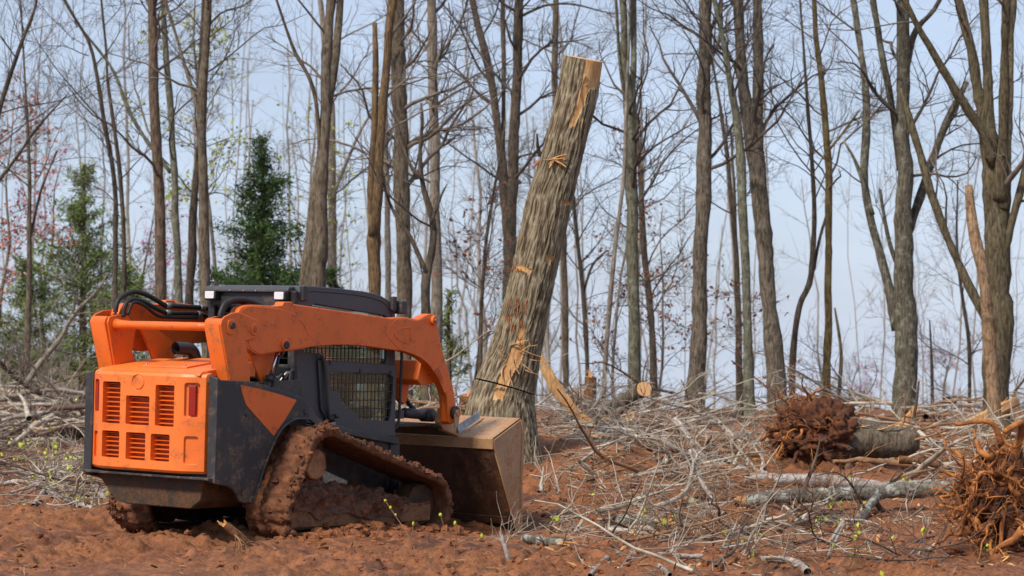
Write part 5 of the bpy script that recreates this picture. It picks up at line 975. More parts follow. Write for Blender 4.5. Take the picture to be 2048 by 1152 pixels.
LOGS = {
    'lichen_log': [(2.147, 22.3, 0.112, 0.078), (2.459, 22.3, 0.163, 0.071), (2.827, 22.3, 0.172, 0.076), (3.377, 22.3, 0.2, 0.083), (3.928, 22.3, 0.236, 0.083), (4.478, 22.3, 0.278, 0.076)],
    'lichen_fork': [(3.333, 22.25, 0.148, 0.037), (3.049, 21.6, -0.011, 0.038), (2.731, 21.2, -0.075, 0.035), (2.294, 20.8, -0.076, 0.03), (1.984, 20.6, -0.08, 0.028), (1.799, 19.6, -0.099, 0.026), (1.52, 18.2, -0.071, 0.021), (1.278, 17.2, -0.052, 0.014)],
    'pale_log': [(2.576, 23.89, 0.171, 0.064), (3.024, 23.86, 0.154, 0.066), (3.728, 23.97, 0.137, 0.064), (4.573, 24.53, 0.14, 0.066), (5.065, 24.96, 0.133, 0.062)],
    'white_piece': [(2.294, 24.02, 0.187, 0.054), (2.522, 24.04, 0.182, 0.054)],
    'fork_main': [(2.738, 24.6, 0.156, 0.061), (2.439, 24.9, 0.199, 0.069), (2.157, 25.2, 0.243, 0.078), (1.991, 25.4, 0.325, 0.073), (1.917, 25.6, 0.446, 0.053), (1.847, 25.8, 0.58, 0.042), (1.744, 26.0, 0.732, 0.032)],
    'fork_b': [(2.028, 25.4, 0.299, 0.047), (2.036, 25.5, 0.425, 0.039), (2.073, 25.5, 0.54, 0.031)],
    'fork_c': [(2.157, 25.2, 0.259, 0.036), (1.89, 25.1, 0.352, 0.028), (1.632, 25.1, 0.497, 0.023), (1.385, 25.3, 0.602, 0.018), (1.032, 25.6, 0.673, 0.013)],
    'cut_log': [(1.175, 33.4, 0.429, 0.1), (1.449, 32.6, 0.687, 0.104), (1.727, 31.8, 0.915, 0.108)],
    'thin_log': [(1.107, 32.4, 0.413, 0.05), (1.34, 32.4, 0.533, 0.053), (1.587, 32.4, 0.707, 0.05)],
    'plank': [(0.322, 29.0, 1.372, 0.042), (0.453, 29.0, 1.115, 0.072), (0.621, 29.0, 0.847, 0.066), (0.812, 29.0, 0.656, 0.057), (1.002, 29.0, 0.501, 0.048)],
    'left_log': [(-6.932, 35.5, 0.246, 0.106), (-6.808, 36.2, 0.203, 0.112), (-6.502, 37.0, 0.139, 0.114)],
    'left_log2': [(-7.585, 36.0, 0.107, 0.067), (-7.141, 36.0, 0.078, 0.067)],
    'piece1': [(0.906, 21.38, -0.002, 0.075), (1.141, 20.84, 0.023, 0.077), (1.306, 20.6, 0.025, 0.072)],
    'piece2': [(0.096, 19.51, 0.006, 0.036), (0.261, 19.19, 0.014, 0.039), (0.408, 19.08, 0.012, 0.037)],
    'timber': [(6.233, 34.0, 0.308, 0.063), (6.688, 34.0, 0.504, 0.084), (7.08, 34.0, 0.693, 0.07)],
    'shard': [(5.201, 33.0, 0.267, 0.102), (5.371, 33.0, 0.444, 0.075), (5.514, 33.0, 0.688, 0.02)],
    'darkstick': [(5.35, 32.5, 0.356, 0.027), (5.403, 32.5, 0.677, 0.023), (5.443, 32.5, 0.998, 0.013)],
    'curved': [(3.95, 24.8, 0.368, 0.036), (4.215, 24.8, 0.338, 0.043), (4.419, 24.8, 0.266, 0.041), (4.531, 24.8, 0.174, 0.033)],
    'darklean': [(4.468, 23.5, 0.293, 0.044), (4.647, 23.5, 0.501, 0.041), (4.806, 23.5, 0.709, 0.029)],
    'rootstick': [(-2.154, 18.3, 0.22, 0.034), (-2.067, 18.3, 0.145, 0.032), (-1.984, 18.3, 0.085, 0.023)],
    'b1': [(-5.414, 25.69, 0.056, 0.024), (-5.031, 25.36, 0.066, 0.026), (-4.471, 23.91, 0.052, 0.03), (-4.095, 23.04, 0.036, 0.026), (-3.833, 22.39, 0.028, 0.023)],
    'b2': [(-4.474, 22.7, 0.023, 0.019), (-4.781, 25.01, 0.063, 0.021), (-4.977, 26.61, 0.068, 0.019), (-5.47, 30.42, 0.023, 0.016)],
    'b3': [(-4.727, 26.96, 0.086, 0.028), (-4.211, 24.54, 0.079, 0.03), (-3.914, 23.42, 0.047, 0.027)],
    'b4': [(-6.303, 29.91, 0.02, 0.015), (-5.62, 28.04, 0.038, 0.017), (-4.931, 26.22, 0.065, 0.013), (-4.602, 26.19, 0.078, 0.011)],
    'stick1': [(0.004, 17.5, -0.039, 0.022), (-0.043, 17.5, 0.105, 0.016), (-0.086, 17.5, 0.242, 0.013)],
    'arc1': [(1.094, 23.52, 0.113, 0.019), (1.349, 23.75, 0.146, 0.024), (1.575, 23.48, 0.115, 0.031), (1.755, 22.68, 0.052, 0.033), (1.922, 21.93, 0.017, 0.029)],
    'arc2': [(1.699, 23.2, 0.54, 0.014), (1.764, 22.8, 0.279, 0.019), (1.841, 22.6, 0.151, 0.021), (1.88, 22.4, -0.019, 0.023)],
    'arc3': [(0.533, 16.61, 0.015, 0.017), (0.752, 18.18, 0.005, 0.021), (0.993, 18.15, 0.001, 0.017), (1.08, 16.61, 0.015, 0.017)],
    'arc4': [(0.962, 17.57, 0.008, 0.016), (1.367, 17.67, 0.01, 0.02), (1.674, 17.84, 0.008, 0.022), (1.978, 17.29, 0.017, 0.025), (1.995, 16.41, 0.029, 0.03)],
    'arc5': [(2.281, 18.0, -0.126, 0.015), (2.467, 18.0, 0.281, 0.017), (2.356, 18.0, 0.115, 0.015)],
    'brownlog': [(2.014, 21.0, 0.01, 0.048), (2.279, 20.66, 0.008, 0.051), (2.566, 20.92, 0.008, 0.047)],
}
# ------------------------------------------------------------------ felled wood, roots, brush
BARK['log_lichen'] = bark('lichened_log', lin(78, 74, 66), lin(136, 130, 120), lin(186, 188, 180), .75, 1.0, 30)
BARK['log_pale'] = bark('pale_log', lin(120, 106, 96), lin(188, 176, 168), lin(206, 202, 202), .5, 1.0, 14)
BARK['log_brown'] = bark('brown_log', lin(84, 56, 38), lin(140, 100, 70), None, .5, 1.0, 18)
M['root'] = speckle('clay_covered_roots', lin(128, 76, 36), lin(198, 130, 68), 14, .9, .5, .01, c3=lin(118, 68, 34), s3=6)
M['root_soil'] = speckle('root_ball_soil', lin(56, 32, 20), lin(118, 70, 44), 12, .95, 1.0, .04, c3=lin(84, 48, 30), s3=5)
M['brush_grey'] = speckle('grey_brush_bark', lin(122, 111, 98), lin(196, 185, 170), 5, .95, .3, .005)
M['brush_brown'] = speckle('brown_brush_bark', lin(104, 74, 50), lin(158, 120, 88), 5, .95, .3, .005)
M['brush_dark'] = speckle('dark_brush_bark', lin(66, 52, 46), lin(112, 92, 80), 5, .95, .3, .005)
def on_ground(p, sink=.35):
    p = np.array(p, float); g = ground_h(p[:, 0], p[:, 1]); p[:, 2] = np.maximum(p[:, 2], g + p[:, 3] * (1 - sink)); return p
def log_thing(name, label, cat, main, mat, side=(), twigs=0, ends='both', seed=0, group=None, free=False, twl=(.4, 1.1), broken=(), twmat='brush_grey'):
    m_ = np.array(main, float)
    if not free: m_ = on_ground(m_)
    org = m_[0, :3].copy(); root = empty(name, org); tag(root, label, cat, group or ('fallen branches on the ground' if cat in ('branch', 'stick', 'twig') else 'logs left lying on the ground'))
    rg = np.random.default_rng(900 + seed); P = resample(m_, max(.03, m_[:, 3].max() * .45)); big = P[:, 3].max()
    kk = np.arange(len(P)) * .35
    P[:, 2] += .12 * big * vn(np.stack([kk, kk * 0 + seed, kk * 0], 1)); mb = MB()
    rough_tube(mb, P[:, :3] - org, P[:, 3] * (1 + .05 * rg.normal(size=len(P))), 16 if big > .04 else 9, .10, seed * 2.7, 4.0, False); mb.build('log' if big > .045 else 'stem', mat, root)
    for e, i, j in (('start', 0, 1), ('end', -1, -2)):
        if ends in ('both', e) and big > .02:
            d = P[i, :3] - P[j, :3]; d /= np.linalg.norm(d)
            if e in broken:
                for k in range(7): splinter(root, P[i, :3] - org - d * P[i, 3] * .8 + rg.normal(0, P[i, 3] * .38, 3), d + rg.normal(0, .18, 3), P[i, 3] * rg.uniform(1.4, 3.2), P[i, 3] * rg.uniform(.5, 1.0), P[i, 3] * .35, 'splinter', .05)
            u_ = np.cross(d, [0, 0, 1]); u_ /= np.linalg.norm(u_); w_ = np.cross(d, u_); a = np.arange(16) * math.pi / 8
            rr = P[i, 3] * .985; ring = P[i, :3] - org + d * .004 + rr * (np.cos(a)[:, None] * u_ + np.sin(a)[:, None] * w_) * (1 + .04 * rg.normal(size=(16, 1)))
            cap_fan('sawn_end', ring, M['log_end'], root)
    allP = [(P[:, :3] - org, P[:, 3])]
    for s_ in side:
        q_ = np.array(s_, float); q_ = q_ if free else np.concatenate([q_[:1], on_ground(q_[1:])]); q_ = resample(q_, .06); mb = MB(); rough_tube(mb, q_[:, :3] - org, q_[:, 3], 11, .14, seed + 3.3, 4.0); mb.build('side_branch', mat, root); allP.append((q_[:, :3] - org, q_[:, 3]))
    if twigs:
        LP = []; LR = []
        for p_, r_ in allP:
            i = np.linspace(0, len(p_) - 1, 10); LP.append(np.stack([np.interp(i, np.arange(len(p_)), p_[:, a]) for a in range(3)], 1)); LR.append(np.interp(i, np.arange(len(p_)), r_))
        P1, R1 = grow(rg, np.array(LP), np.array(LR), twigs, .05, .98, *twl, 50, .02, .16, 8, .4, .004); P2, R2 = grow(rg, P1, R1, twigs * 3, .1, 1, .15, .5, 45, .0, .2, 5, .6, .0028); b = MB()
        for p_, r_, s_ in ((P1, R1, 5), (P2, R2, 3)):
            gz = ground_h(p_[..., 0] + org[0], p_[..., 1] + org[1]) - org[2]; p_[..., 2] = np.maximum(p_[..., 2], gz + .004); V, q, _ = tubes(p_, r_, s_); b.add(V, q)
        b.build('twigs', M[twmat], root)['kind'] = 'stuff'
    return root
log_thing('lichen_log', 'grey lichen-covered log lying across the front right, ending in the root tangle', 'log', [(x, y, z, r * .86) for x, y, z, r in LOGS['lichen_log']], BARK['log_lichen'], [LOGS['lichen_fork']], 26, 'start', 1, None, False, (.3, .9), ('start',), 'brush_dark')
log_thing('pale_log', 'long pale half-barked log behind the lichen-covered log', 'log', LOGS['pale_log'], BARK['log_pale'], (), 0, 'both', 2)
log_thing('log_piece', 'short whitish log piece at the left end of the long pale log', 'log', LOGS['white_piece'], BARK['log_pale'], (), 0, 'both', 3)
log_thing('forked_bough', 'big pale forked bough lying left of the uprooted stump, limbs in the air', 'branch', LOGS['fork_main'], BARK['log_pale'], [LOGS['fork_b'], LOGS['fork_c']], 22, 'start', 4, None, True)
log_thing('cut_log', 'grey log pointing up right with a round sawn end, on the brush heap', 'log', LOGS['cut_log'], BARK['grey'], (), 0, 'both', 5, None, True)
log_thing('cut_log', 'thinner grey log just under the log with the round sawn end', 'log', LOGS['thin_log'], BARK['grey'], (), 0, 'both', 6, None, True)
log_thing('cut_log', 'log lying at far left with a round yellow sawn end facing the viewer', 'log', LOGS['left_log'], BARK['greybrown'], (), 0, 'both', 7, None, True)
log_thing('cut_log', 'dull grey log at the left edge, beside the yellow sawn log end', 'log', LOGS['left_log2'], BARK['greybrown'], (), 4, 'both', 8)
log_thing('broken_log', 'short thick grey log with a pale torn end in the front brush', 'log', LOGS['piece1'], BARK['log_lichen'], (), 0, 'both', 9, None, False, (.3, .8), ('end',))
log_thing('broken_log', 'short grey stick with a yellow torn end right of the bucket bottom', 'log', LOGS['piece2'], BARK['log_lichen'], (), 3, 'both', 10, None, False, (.2, .5), ('end',))
log_thing('brown_log', 'half-buried brown log under the lichen-covered log', 'log', LOGS['brownlog'], BARK['log_brown'], (), 4, 'both', 11)
log_thing('curved_branch', 'bent brown branch right of the overturned trunk', 'branch', LOGS['curved'], BARK['log_brown'], (), 4, 'both', 12, None, True)
log_thing('dark_branch', 'dark straight branch leaning up behind the orange root tangle', 'branch', LOGS['darklean'], BARK['log_brown'], (), 4, 'both', 13, None, True)
log_thing('dark_stick', 'thin dark upright stick right of the overturned trunk', 'stick', LOGS['darkstick'], BARK['dark'], (), 2, 'both', 14, None, True, (.1, .3))
log_thing('root_stick', 'stubby brown broken root sticking out of the mud left of the near track', 'stick', LOGS['rootstick'], BARK['log_brown'], (), 3, 'both', 15, None, True, (.1, .3), ('start',), 'brush_brown')
log_thing('fallen_branch', 'longest grey-white fallen branch on the ground at left, pointing at the loader', 'branch', LOGS['b1'], BARK['log_pale'], (), 26, 'end', 16, None, False, (.4, 1.2))
log_thing('fallen_branch', 'grey branch at left crossing over the longest grey-white branch', 'branch', LOGS['b2'], BARK['log_pale'], (), 20, 'none', 17, None, False, (.4, 1.0))
log_thing('fallen_branch', 'short pale branch lying against the far track at left', 'branch', LOGS['b3'], BARK['log_pale'], (), 8, 'both', 18)
log_thing('fallen_branch', 'thinnest grey branch at left, above the other fallen branches', 'branch', LOGS['b4'], BARK['log_pale'], (), 14, 'none', 19)
log_thing('cut_stick', 'pale peeled upright stick in the front ground right of the near track', 'stick', LOGS['stick1'], BARK['log_pale'], (), 6, 'start', 20, None, True, (.15, .45))
log_thing('arched_branch', 'grey branch arching over the middle of the front brush', 'branch', LOGS['arc1'], BARK['log_pale'], (), 16, 'none', 21, None, True)
log_thing('upright_branch', 'crooked white twig standing up left of the lichen-covered log', 'branch', LOGS['arc2'], BARK['log_pale'], (), 8, 'none', 22, None, True, (.2, .5))
log_thing('arched_branch', 'thin grey branch arching at the bottom edge, centre right', 'branch', LOGS['arc3'], BARK['log_pale'], (), 10, 'none', 23, None, False, (.3, .7))
log_thing('fallen_branch', 'long grey branch along the bottom edge below the lichen-covered log', 'branch', LOGS['arc4'], BARK['log_pale'], (), 14, 'none', 24, None, False, (.3, .8))
log_thing('curved_twig', 'curved pale twig standing in front of the lichen-covered log', 'twig', LOGS['arc5'], BARK['log_pale'], (), 5, 'none', 25, None, True, (.2, .5))
# split timbers: angular, tapered slabs
def slab(name, label, main, mat='wood', flat=.45, nspl=6, seed=0):
    m_ = np.array(main, float); org = m_[0, :3].copy(); root = empty(name, org); tag(root, label, 'timber', 'split timbers'); rg = np.random.default_rng(seed)
    P = resample(m_, .05); K = len(P); S = 6; T = np.gradient(P[:, :3], axis=0); T /= np.linalg.norm(T, axis=1, keepdims=True)
    U = np.cross(T, [0, 1., 0]); U /= np.linalg.norm(U, axis=1, keepdims=True); W_ = np.cross(T, U)
    ca = np.array([(1, .2), (.6, .9), (-.5, 1), (-1, .3), (-.7, -.8), (.5, -1)]) * np.array([1, flat])
    jit = 1 + .16 * vn(np.stack([np.repeat(np.arange(K)[:, None] * .5, S, 1), np.repeat(np.arange(S)[None] * 3.1, K, 0), np.full((K, S), seed)], -1))
    V = P[:, None, :3] - org + P[:, 3][:, None, None] * jit[..., None] * (ca[None, :, :1] * U[:, None] + ca[None, :, 1:] * W_[:, None])
    q = [(k * S + s, k * S + (s + 1) % S, (k + 1) * S + (s + 1) % S, (k + 1) * S + s) for k in range(K - 1) for s in range(S)]
    b = MB().add(V, q); o_ = b.n; b.add(np.stack([V[0].mean(0), V[-1].mean(0)]), (), [(0, (s + 1) % S - o_, s - o_) for s in range(S)] + [(1, (K - 1) * S + s - o_, (K - 1) * S + (s + 1) % S - o_) for s in range(S)])
    b.build('slab', M[mat], root, False)
    for k in range(nspl):
        i = rg.integers(0, K); splinter(root, P[i, :3] - org + rg.normal(0, P[i, 3] * .5, 3), T[i] * (1 if rg.random() > .3 else -1) + rg.normal(0, .15, 3), rg.uniform(.1, .3), .02, .01, 'splinter', .05)
    return root
slab('split_plank', 'yellow split plank leaning down right from behind the sawn trunk', LOGS['plank'], 'wood', .4, 10, 1)
slab('split_timber', 'orange-brown split timber slanting up at the right edge', LOGS['timber'], 'wood', .6, 8, 2)
slab('wood_shard', 'pale upright wood shard right of the overturned trunk', LOGS['shard'], 'splinter', .3, 6, 3)
# stumps
def stump(name, label, x, y, r, h, barkm, seed, tilt=(0, 0), top='log_end'):
    g0 = float(base_h(x, y)); root = empty(name, (x, y, g0)); tag(root, label, 'stump', 'stumps in the brush'); rg = np.random.default_rng(seed)
    z = np.linspace(-.15, h, 12); P = np.stack([tilt[0] * z, tilt[1] * z, z], 1); R = r * (1 + .35 * np.exp(-np.maximum(z, 0) / (.25 * h + .02))); mb = MB(); rough_tube(mb, P, R, 18, .14, seed, 4., False); mb.build('trunk', barkm, root)
    a = np.arange(18) * 2 * math.pi / 18; cap_fan('cut_face', P[-1] + np.stack([np.cos(a), np.sin(a), .25 * np.sin(a)], 1) * r * 1.0 + np.array([0, 0, .002]), M[top], root)
    for k in range(4): splinter(root, P[-1] + rg.normal(0, r * .4, 3) * [1, 1, 0], (rg.normal(0, .2), rg.normal(0, .2), 1), rg.uniform(.05, .16), .03, .01, 'splinter', .05)
    return root
def at_px(px, y): return (px - 1024) / 4860 * y
stump('round_stump', 'wide round stump with yellow cut top on the brush heap', 1.02, 36, .22, .32, BARK['log_brown'], 1)
stump('post_stump', 'narrow brown post-like stub in front of the wide round stump', 1.11, 35, .085, .62, BARK['log_brown'], 2, (.03, 0), 'inner_bark')
stump('post_stump', 'short yellowish stump with pale cut top below the grey log with round end', 1.50, 31, .075, .42, BARK['yellow'], 3)
stump('broken_stump', 'reddish broken stub leaning left of the big pale forked bough', 2.16, 30.5, .075, .42, BARK['log_brown'], 4, (-.45, 0), 'inner_bark')
stump('low_stump', 'low brown stump just right of the reddish broken stub', 2.42, 31, .16, .22, BARK['log_brown'], 5, (0, 0), 'inner_bark')
stump('low_stump', 'low torn stump at the left foot of the sawn trunk, behind the boom', -.55, 29, .14, .65, BARK['log_brown'], 6, (.1, 0), 'inner_bark')
# ---- roots
def roots_from(rg, c, n, L0, L1, r0, dirs, wob=.28, K=12, grav=-.05):
    d = dirs / np.linalg.norm(dirs, axis=1, keepdims=True); P = np.zeros((n, K, 3)); P[:, 0] = c; L = rg.uniform(L0, L1, n) / (K - 1)
    for k in range(1, K):
        P[:, k] = P[:, k - 1] + d * L[:, None]; d = d + wob * rg.normal(size=(n, 3)); d[:, 2] += grav; d /= np.linalg.norm(d, axis=1, keepdims=True)
    return P, (r0 * (.35 + 1.9 * rg.random(n) ** 2.5))[:, None] * np.linspace(1, .1, K)[None]
def soil_lump(name, c, rad, parent, mat, seed, amp=.28, n=(64, 40), freq=3.5):
    th = np.linspace(0, 2 * np.pi, n[0], endpoint=False); ph = np.linspace(-.5, .5, n[1]) * np.pi; A, B = np.meshgrid(th, ph); D = np.stack([np.cos(A) * np.cos(B), np.sin(A) * np.cos(B), np.sin(B)], -1)
    rr = 1 + amp * fbm(D * freq + seed, 5, .55) + amp * .5 * fbm(D * freq * 3 + seed, 3, .5, True) * .5
    V = D * rr[..., None] * np.array(rad) + np.array(c); r = np.arange(n[1] - 1)[:, None] * n[0]; k = np.arange(n[0])[None]
    return mesh_np(name, V.reshape(-1, 3), [np.stack([r + k, r + (k + 1) % n[0], r + n[0] + (k + 1) % n[0], r + n[0] + k], -1).reshape(-1, 4)], mat, parent)
YU = 25.6; x0 = at_px(1640, YU); g0 = float(base_h(x0, YU)); us = empty('uprooted_stump', (x0, YU, g0)); tag(us, 'overturned tree stump with a big ball of red soil and roots, trunk to the right', 'stump')
soil_lump('root_ball', (-.02, 0, .32), (.44, .40, .33), us, M['root_soil'], 5.5, .26, (110, 70), 4.0)
rg = np.random.default_rng(77)
tp = resample(np.array([(.25, -.03, .29, .25), (.45, -.06, .27, .215), (.70, -.10, .26, .185), (.92, -.14, .26, .145), (1.02, -.15, .26, .08)]), .04); mb = MB(); rough_tube(mb, tp[:, :3], tp[:, 3], 24, .12, 8.1, 4.); mb.build('trunk', BARK['greybrown'], us)
nr = 80; dr = rg.normal(size=(nr, 3)) * np.array([.7, 1, .9]) + np.array([-.7, -.5, .1]); dn = dr / np.linalg.norm(dr, axis=1, keepdims=True)
P, R = roots_from(rg, np.array([-.02, 0, .33]) + dn * np.array([.40, .36, .31]), nr, .18, .6, .013, dr, .45, 11)
P[..., 2] = np.maximum(P[..., 2], -.0)
for k in range(nr):
    V, q, t_ = tubes(P[k:k + 1], R[k:k + 1], 6); mesh_np('root', V, [q], M['root'] if k % 2 else M['root_soil'], us)
P3, R3 = grow(rg, P, R, 380, .1, 1, .06, .24, 60, -.05, .3, 5, .5, .0025); V, q, _ = tubes(P3, R3, 3); mesh_np('root_hairs', V, [q], M['root'], us)['kind'] = 'stuff'
for k in range(8): splinter(us, (rg.uniform(.3, .9), -.25, rg.uniform(.2, .45)), (1, -.2, rg.normal(0, .3)), rg.uniform(.06, .15), .03, .01, 'splinter')
# foreground root tangle
YR = 18.4; x0 = at_px(1985, YR); g0 = float(base_h(x0, YR)); rt = empty('root_tangle', (x0, YR, g0)); tag(rt, 'orange-brown tangle of torn roots in the right front corner', 'roots')
soil_lump('soil_core', (.16, .10, .28), (.26, .26, .42), rt, M['root_soil'], 9.1, .35)
soil_lump('soil_core', (-.02, -.08, .45), (.20, .14, .24), rt, M['root_soil'], 2.1, .4)
soil_lump('soil_core', (.10, -.02, .03), (.36, .32, .16), rt, M['root_soil'], 4.1, .4)
nr = 92; src = np.stack([rg.normal(.10, .11, nr), rg.normal(-.05, .10, nr), rg.uniform(.1, .85, nr)], 1); dr = np.stack([rg.normal(-1.0, .8, nr), rg.normal(-.35, .6, nr), rg.normal(.0, .55, nr)], 1)
P, R = roots_from(rg, src, nr, .25, .85, .0185, dr, .36, 13, -.02); P[..., 2] = np.maximum(P[..., 2], .0); P[..., 0] = np.maximum(P[..., 0], -.50 + .08 * rg.random(P.shape[:2]))
for k in range(nr):
    PP = smooth_path(P[k], 2); RR = np.interp(np.linspace(0, 12, len(PP)), np.arange(13), R[k]); mb = MB(); rough_tube(mb, PP, RR, 7, .2, k * 1.7, 9.); mb.build('root', M['root'], rt)
for (a, b, c_, r) in (((.05, -.1, .85), (-.05, -.15, 1.02), (-.30, -.1, 1.0), .03), ((.15, 0, .7), (.2, -.1, 1.0), (.05, -.2, .95), .04), ((.1, -.1, .62), (-.2, -.2, .58), (-.42, -.2, .66), .026), ((.05, -.2, .4), (.02, -.25, .2), (.0, -.3, .02), .022), ((.1, -.1, .5), (-.15, -.2, .36), (-.44, -.2, .40), .022), ((.2, -.1, .15), (.05, -.3, .05), (-.05, -.4, .02), .045)):
    PP = smooth_path([np.array(a), np.array(b), np.array(c_)], 8) + .0; mb = MB(); rough_tube(mb, PP, np.linspace(r, r * .45, len(PP)), 10, .22, r * 99, 8.); mb.build('root', M['root'], rt)
P3, R3 = grow(rg, P, R, 750, .1, 1, .08, .32, 60, -.06, .28, 6, .5, .0028); P3[..., 2] = np.maximum(P3[..., 2], .0); V, q, _ = tubes(P3, R3, 3); mesh_np('root_hairs', V, [q], M['root'], rt)['kind'] = 'stuff'
# ---- brush: heaps of twigs nobody could count
def brush(name, label, xy, n, L0, L1, hmax, mat, seed, r0=.010, sub=5, sub2=8, up=.02, leaf=None, nleaf=0, xmin=None):
    """xy(rg,n) gives the feet of the main pieces"""
    rg = np.random.default_rng(seed); x, y = xy(rg, n); K = 9; a = rg.uniform(0, 6.283, n); el = rg.normal(0, .16, n)
    d = np.stack([np.cos(a), np.sin(a) * .8, el], 1); L = rg.uniform(L0, L1, n) / (K - 1)
    P = np.zeros((n, K, 3)); P[:, 0] = np.stack([x, y, ground_h(x, y) + hmax * rg.uniform(0, 1, n) ** 1.6], 1)
    for k in range(1, K): P[:, k] = P[:, k - 1] + d * L[:, None]; d = d + .15 * rg.normal(size=(n, 3)); d[:, 2] -= .015; d /= np.linalg.norm(d, axis=1, keepdims=True)
    if xmin is not None: ok = P[..., 0].min(1) > xmin; P = P[ok]; n = len(P)
    R = (r0 * rg.uniform(.4, 1.7, n) ** 2)[:, None] * np.linspace(1, .3, K)[None]
    P1, R1 = grow(rg, P, R, n * sub, .1, 1, .25, .9, 45, up, .2, 7, .55, .0032); P2, R2 = grow(rg, P1, R1, n * sub2, .1, 1, .12, .45, 42, up, .22, 5, .6, .0026); b = MB()
    for p_, r_, s_ in ((P, R, 6), (P1, R1, 4), (P2, R2, 3)):
        gz = ground_h(p_[..., 0], p_[..., 1]); p_[..., 2] = np.maximum(p_[..., 2], gz + .003); V, q, _ = tubes(p_, r_, s_); b.add(V, q)
    o = b.build(name, M[mat]); tag(o, label, 'brush', kind='stuff')
    if leaf:
        e = np.concatenate([P2[:, 2:].reshape(-1, 3), P1[:, 3:].reshape(-1, 3)]); cl_ = e[rg.choice(len(e), nleaf // 4)]; pk = np.repeat(cl_, 4, 0) + rg.normal(0, .018, (nleaf // 4 * 4, 3))
        V, q = leaf_cards(pk, np.full(len(pk), .03), rg, 1.3); tag(mesh_np(name + '_leaves', V, [q], M[leaf], None, False), 'small yellow-green leaves sprouting on ' + label.split(' in ')[0].split(' at ')[0], 'leaves', kind='stuff')
    return o
def fan(p0, p1, y0, y1): return lambda rg, n: (lambda yy: (((rg.uniform(p0, p1, n)) - 1024) / 4860 * yy, yy))(rg.uniform(y0, y1, n))
M['litter'] = speckle('brown_litter', lin(96, 66, 44), lin(158, 116, 80), 6, .95, .3)
M['leaf_new'] = foliage('new_leaves', lin(150, 165, 40), lin(200, 205, 80))
brush('brush_heap', 'dense grey twigs heaped right of the bucket and sawn trunk', fan(1055, 1330, 20.6, 26.5), 100, .7, 2.2, .28, 'brush_grey', 201, .010, 6, 9, xmin=.16)
brush('brush_heap', 'brown twigs mixed into the front brush right of the bucket', fan(1040, 1560, 19.5, 26), 85, .6, 1.8, .18, 'brush_brown', 202, .008, 5, 7, xmin=.16)
brush('brush_heap', 'grey brush bank under the grey log with round sawn end', fan(1090, 1400, 29.6, 36.5), 130, .8, 2.4, .5, 'brush_grey', 203, .011, 5, 7, xmin=.25)
brush('brush_heap', 'brown and dark sticks in the bank behind the splintered plank', fan(1070, 1440, 30, 37), 70, .8, 2.4, .5, 'brush_dark', 204, .010, 4, 5, xmin=.25)
brush('brush_heap', 'grey brush spread left of the uprooted stump', fan(1330, 1600, 22.5, 31), 40, .7, 2.0, .2, 'brush_grey', 205, .010, 5, 7, xmin=.16)
brush('brush_heap', 'wide bank of grey brush right of the overturned trunk', fan(1690, 2090, 27, 40), 85, .9, 2.6, .42, 'brush_grey', 206, .013, 5, 7)
brush('brush_heap', 'brown brush in the bank at the right edge', fan(1600, 2090, 26, 40), 85, .9, 2.4, .36, 'brush_brown', 207, .014, 4, 6)
brush('slash_heap', 'thick broken limbs lying through the brush at right', fan(1290, 2000, 21, 36), 46, .4, 1.5, .16, 'brush_brown', 221, .020, 2, 2, xmin=1.1)
brush('slash_heap', 'thick pale broken limbs lying through the brush at right', fan(1290, 2000, 21, 36), 34, .4, 1.6, .16, 'brush_grey', 222, .022, 2, 2, xmin=1.1)
brush('brush_heap', 'thin twigs strewn over the front clay at right', fan(900, 1900, 16.6, 21), 80, .4, 1.4, .10, 'brush_dark', 208, .0055, 4, 4, .05, 'leaf_new', 120, xmin=.16)
brush('brush_heap', 'pale twigs strewn over the front clay at right', fan(1000, 1950, 16.6, 22.5), 40, .5, 1.6, .12, 'brush_grey', 209, .007, 4, 4, .05, 'leaf_new', 60, xmin=.16)
brush('brush_heap', 'grey leafy twigs in the ground litter at left', fan(-40, 215, 22.5, 30), 60, .6, 1.8, .25, 'brush_grey', 210, .007, 5, 6, .08, 'leaf_new', 560)
brush('brush_heap', 'dark leafy twigs at left behind the loader', fan(-40, 200, 23, 31), 50, .5, 1.5, .22, 'brush_dark', 211, .006, 5, 6, .08, 'leaf_new', 220)
brush('brush_heap', 'grey heap of felled tops at the far left', fan(-60, 230, 33, 42), 110, 1.0, 3.0, .7, 'brush_grey', 212, .018, 4, 6)
brush('brush_heap', 'brown felled tops in the far left heap', fan(-60, 240, 33, 43), 80, 1.0, 3.0, .6, 'brush_dark', 213, .018, 4, 6)
brush('brush_heap', 'brush heap seen under the boom behind the bucket', fan(780, 960, 27, 34), 70, .8, 2.4, .55, 'brush_grey', 214, .012, 5, 6)
brush('brush_heap', 'brown sticks seen under the boom behind the bucket', fan(780, 965, 26, 33), 80, .8, 2.0, .55, 'brush_brown', 215, .016, 4, 4)
